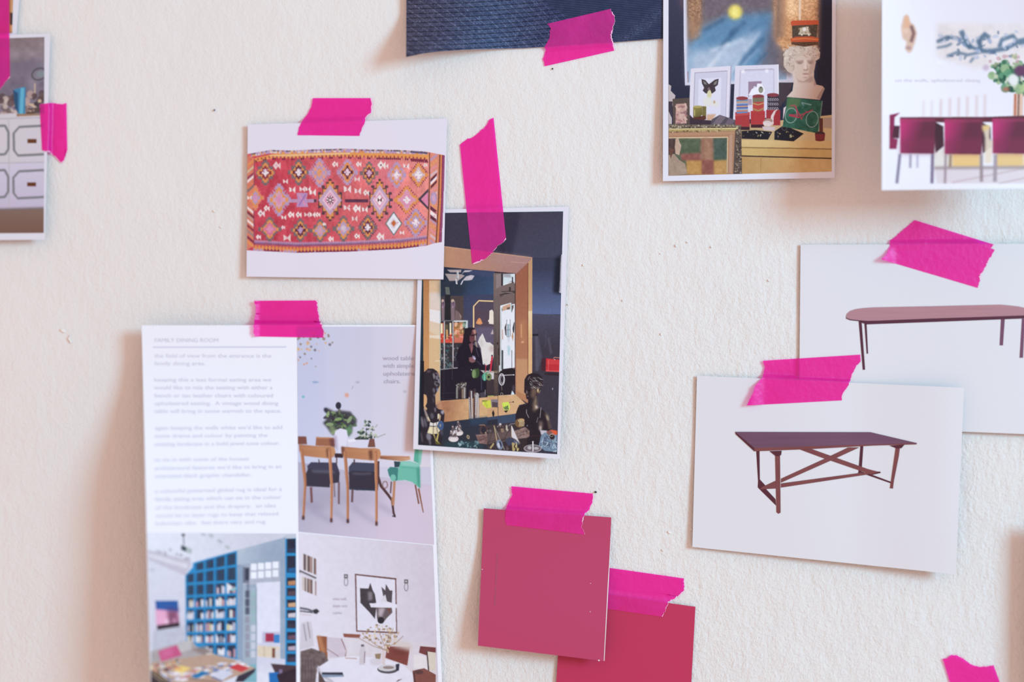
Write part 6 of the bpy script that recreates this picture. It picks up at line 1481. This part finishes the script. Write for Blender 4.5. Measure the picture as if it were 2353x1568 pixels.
ttop = [(418, 718), (424, 700), (445, 682), (480, 670), (530, 663), (600, 658), (800, 654), (1000, 650), (1200, 645), (1380, 641), (1450, 640), (1520, 646), (1570, 652), (1612, 662), (1660, 676), (1690, 692), (1694, 702), (1670, 709), (1606, 712), (1400, 719), (1000, 732), (620, 747), (560, 748), (500, 744), (450, 738), (425, 731)]
flat_poly(card2, 'printed_table_top', [T_(ttop, *Z2)], h2, W_TOP, .00018)
flat_poly(card2, 'printed_table_edge', [T_([(418, 718), (425, 731), (450, 738), (500, 744), (560, 748), (620, 747), (620, 752), (560, 754), (500, 750), (446, 744), (420, 734)], *Z2)], h2, W_DK, .00024)

# card with the trestle table
Q1 = [(1601.6, 863.7), (2215.5, 891.5), (2196, 1320.5), (1591, 1257.6)]
h1 = lambda X, Y: 0.0014 + 0.0020 * sstep(1600, 1900, X) + 0.0060 * sstep(1950, 2210, X) + .0015 * sstep(1000, 1300, Y)
card1 = sheet('furniture_card', 'white card picturing a dark trestle table with crossed braces', 'card', Q1, h1, [CARD, paper_mat('card_edge_warm', (200, 178, 168), .8)], .0004, GP)
Z1 = (1570, 790, 2.8507)
V_TOP = wood('printed_plum_table_top', (96, 62, 80), (122, 88, 110), (14, 260))
V_MID = wood('printed_walnut', (110, 58, 62), (136, 78, 76), (60, 60))
V_DRK = wood('printed_deep_walnut', (78, 36, 48), (94, 44, 54), (60, 60))
back = [[(1160, 672), (1180, 672), (1168, 850), (1146, 852)], [(478, 705), (500, 705), (502, 890), (548, 940), (545, 955), (605, 1020), (608, 1062), (500, 955), (488, 942), (490, 900)],
        [(1205, 842), (1290, 838), (1294, 848), (1240, 860), (1360, 905), (1366, 918), (1200, 860)], [(1140, 846), (1215, 846), (1180, 858)], [(1150, 850), (1195, 850), (1180, 842), (1160, 838)]]
for k_, a in enumerate(back): flat_poly(card1, 'printed_leg' if k_ < 2 else 'printed_rail', [T_(a, *Z1)], h1, V_DRK, .00010)
brace = [[(758, 692), (840, 690), (1210, 822), (1280, 840), (1230, 858), (900, 745)], [(1080, 680), (1155, 680), (960, 770), (640, 912), (640, 885), (930, 752)], [(640, 916), (1150, 848), (1220, 848), (1210, 858), (640, 944)],
         [(500, 955), (520, 938), (606, 912), (606, 950)], [(520, 938), (606, 898), (606, 912)]]
for k_, a in enumerate(brace): flat_poly(card1, 'printed_brace', [T_(a, *Z1)], h1, V_MID, .00014 + .00002 * k_)
legs = [[(602, 720), (634, 720), (638, 1108), (624, 1115), (611, 1105), (606, 900)], [(1392, 680), (1420, 680), (1412, 740), (1380, 900), (1374, 950), (1354, 948)]]
for a in legs: flat_poly(card1, 'printed_leg', [T_(a, *Z1)], h1, V_MID, .00024)
for a in ([(565, 705), (645, 702), (642, 728), (630, 738), (606, 738)], [(1350, 668), (1450, 662), (1430, 685), (1400, 688)]): flat_poly(card1, 'printed_bracket', [T_(a, *Z1)], h1, V_DRK, .00026)
flat_poly(card1, 'printed_table_top', [T_([(340, 578), (700, 579), (1225, 580), (1532, 652), (1528, 657), (1250, 664), (900, 678), (466, 690)], *Z1)], h1, V_TOP, .00030)
flat_poly(card1, 'printed_table_edge', [T_(a, *Z1) for a in ([(466, 684), (1528, 652), (1530, 660), (1250, 668), (860, 690), (466, 706)],)], h1, V_MID, .00034)
flat_poly(card1, 'printed_table_end', [T_([(340, 578), (466, 684), (466, 706), (344, 594)], *Z1)], h1, V_DRK, .00034)

# paint swatches
SW1 = paper_mat('rose_red_paint_swatch', (184, 62, 102), .4, .01, .3)
SW2 = paper_mat('crimson_paint_swatch', (188, 48, 86), .45, .01, .25)
CORE = paper_mat('white_card_core', (236, 226, 230), .8)
GS = 'pink red paint swatch cards'
QW2 = [(1292, 1352), (1598, 1395), (1580.5, 1725), (1270, 1695)]
hw2 = lambda X, Y: 0.0011 + .0006 * sstep(1400, 1600, Y)
sw2 = sheet('paint_swatch', 'crimson swatch card, half hidden behind the other and running off the bottom edge', 'swatch', QW2, hw2, [SW2, CORE], .0005, GS)
QW1 = [(1111.5, 1168.5), (1404.8, 1189.5), (1388.5, 1520), (1098, 1484.5)]
hw1 = lambda X, Y: 0.0022 + 0.0085 * sstep(1200, 1510, Y)
sw1 = sheet('paint_swatch', 'rose red square swatch card hanging in front of the other crimson one', 'swatch', QW1, hw1, [SW1, CORE], .0007, GS)
# a faint unreadable line of tiny upright print near its left edge
marks = []
rr = random.Random(8)
y = 1273.0
while y < 1391:
    hgt = rr.uniform(1.5, 4.5); xx = 1142.3 - (y - 1273) * .045
    w_ = rr.uniform(2.2, 4.0)
    (lambda k_: marks.append(k_))([(xx - w_ / 2, y), (xx + w_ / 2, y), (xx + w_ / 2, y + hgt), (xx - w_ / 2, y + hgt)]); y += hgt + rr.uniform(.8, 2.4)
flat_poly(sw1, 'faded_lettering', marks, hw1, paper_mat('grey_rose_print', (166, 80, 104), .5), .0001)
flat_poly(sw1, 'white_worn_edge', [[(1404.0, 1230), (1404.7, 1230), (1388.9, 1519.5), (1387.4, 1519.0), (1396.6, 1340)]], hw1, CORE, .00015)
for (cx, cy, r_) in ((1357, 1341, 1.2), (1356, 1406, 1.3), (1108, 1309, 1.4), (1376, 1518, 2.4)):
    flat_poly(sw1, 'white_scuff', [[(cx - r_, cy), (cx, cy - r_ * .6), (cx + r_, cy - r_ * .2), (cx + r_ * .4, cy + r_)]], hw1, CORE, .0002)

# unseen blank print added right of the frame to cast a shadow into view
QO = [(2404, 1200), (2700, 1190), (2700, 1680), (2400, 1670)]
ho = lambda X, Y: 0.019 + 0 * X
out = sheet('photo_print', 'unseen blank print added beyond the right edge to cast a shadow', 'print', QO, ho, [PHOTO], group=GP)

# ------------------------------------------------------------------ the tapes
G_T = 'pieces of bright pink translucent tape'
Z = lambda pts, *z: T_(pts, *z)
zr = (540, 200, 3.408)
tape('pink tape on the top edge of the rug picture', Z([(612, 87), (600, 150), (570, 210), (525, 270), (500, 320), (490, 377)], *zr),
     Z([(1070, 87), (1078, 135), (1065, 200), (1025, 240), (1015, 290), (985, 350), (975, 383)], *zr), over(QR, hr), 1, jit=.6)
tape('long upright strip of pink tape on the top of the mirror photo', Z([(1057, 333), (1073, 320), (1084, 318), (1117, 290), (1124, 276), (1134, 270.5)], 0, 0, 1),
     Z([(1085, 607), (1100, 603), (1120, 592), (1130, 583), (1143, 565), (1150, 562), (1163, 550)], 0, 0, 1), over(QM, hm), 2)
zl = (320, 680, 2.8)
tape('pink tape on the top edge of the page of text', Z([(738, 32), (752, 75), (745, 130), (735, 200), (740, 262)], *zl),
     Z([(1143, 30), (1148, 90), (1165, 160), (1192, 240), (1190, 270)], *zl), over(QP, hp), 3, curl=lambda X, Y: .0022 * sstep(600, 580, X))
zn = (900, 0, 3.565)
qn = [(934, -78), (1560, -78), (1560, 87), (1250, 108)]
tape('pink tape across the lower edge of the navy fabric print', Z([(1275, 195), (1302, 235), (1290, 320), (1250, 385), (1262, 410), (1242, 480), (1255, 542)], *zn),
     Z([(1795, 72), (1802, 95), (1825, 125), (1828, 180), (1810, 240), (1800, 290), (1815, 350), (1832, 412)], *zn),
     over([(934, -78), (1560, -78), (1560, 88), (934, 131.)], hn), 4, jit=1.0)
z2 = (1800, 480, 2.904)
tape('pink tape slanting across the top of the oval table card', Z([(875, 75), (850, 100), (790, 150), (712, 215), (708, 260), (690, 300), (655, 338)], *z2),
     Z([(1410, 240), (1390, 262), (1412, 272), (1375, 340), (1320, 440), (1300, 528)], *z2), over(Q2, h2), 5, jit=1.1, curl=lambda X, Y: .004 * sstep(2062, 2028, X) * sstep(560, 595, Y))
z1 = (1570, 790, 2.8507)
tape('pink tape between the oval table card and the trestle table card', Z([(520, 112), (535, 150), (520, 220), (470, 280), (455, 330), (415, 405)], *z1),
     Z([(1160, 72), (1163, 115), (1125, 160), (1085, 270), (1040, 345), (1040, 372)], *z1),
     lambda X, Y: np.maximum(over(Q2, h2)(X, Y), over(Q1, h1)(X, Y)), 6, jit=.7, curl=lambda X, Y: .003 * sstep(1760, 1725, X))
tape('pink tape on the top edge of the front rose red swatch', [(1175, 1118), (1177, 1138), (1165, 1162), (1160, 1185), (1163, 1207)],
     [(1363.5, 1135), (1364, 1147), (1358, 1162), (1356, 1170), (1344, 1180), (1340, 1196), (1336, 1211), (1344.5, 1229)], over(QW1, hw1), 7, jit=1.2)
tape('pink tape on the hidden swatch, its left end under the front swatch', [(1368, 1301), (1366, 1320), (1368, 1350), (1362, 1395)],
     [(1572, 1330), (1572.5, 1358), (1564, 1368), (1536, 1384), (1532, 1396), (1522, 1418)], over(QW2, hw2, top=.0003), 8, jit=1.3)
z0 = (0, 0, 2.614)
tape('pink tape on the right edge of the sideboard photo', Z([(238, 628), (300, 617), (350, 625), (375, 626), (399, 620)], *z0),
     Z([(252, 905), (295, 912), (330, 940), (352, 965), (372, 982), (385, 960), (404, 905)], *z0), over(QL, hl), 9, jit=.9)
tape('pink tape down the left edge at the top left corner of the wall', [(-70, -60), (-40, -56), (-10, -60), (20, -58)],
     [(-64, 240), (-40, 236), (-8, 212), (6, 198), (16, 184), (23, 178)], lambda X, Y: np.maximum(over(QC, hc)(X, Y), over(QL, hl)(X, Y)), 10, jit=1.1)
z9 = (2050, 1400, 7.766)
tape('ragged end of pink tape rising from the bottom edge at lower right', Z([(905, 885), (980, 885), (1050, 825), (1160, 830), (1280, 890), (1400, 990), (1550, 1030), (1700, 1030), (1810, 1000)], *z9),
     [(2208, 1650), (2240, 1652), (2280, 1650), (2326, 1648)], over([(2150, 1620), (2400, 1620), (2400, 1800), (2150, 1800)], lambda X, Y: .002 + 0 * X), 11, jit=.9)
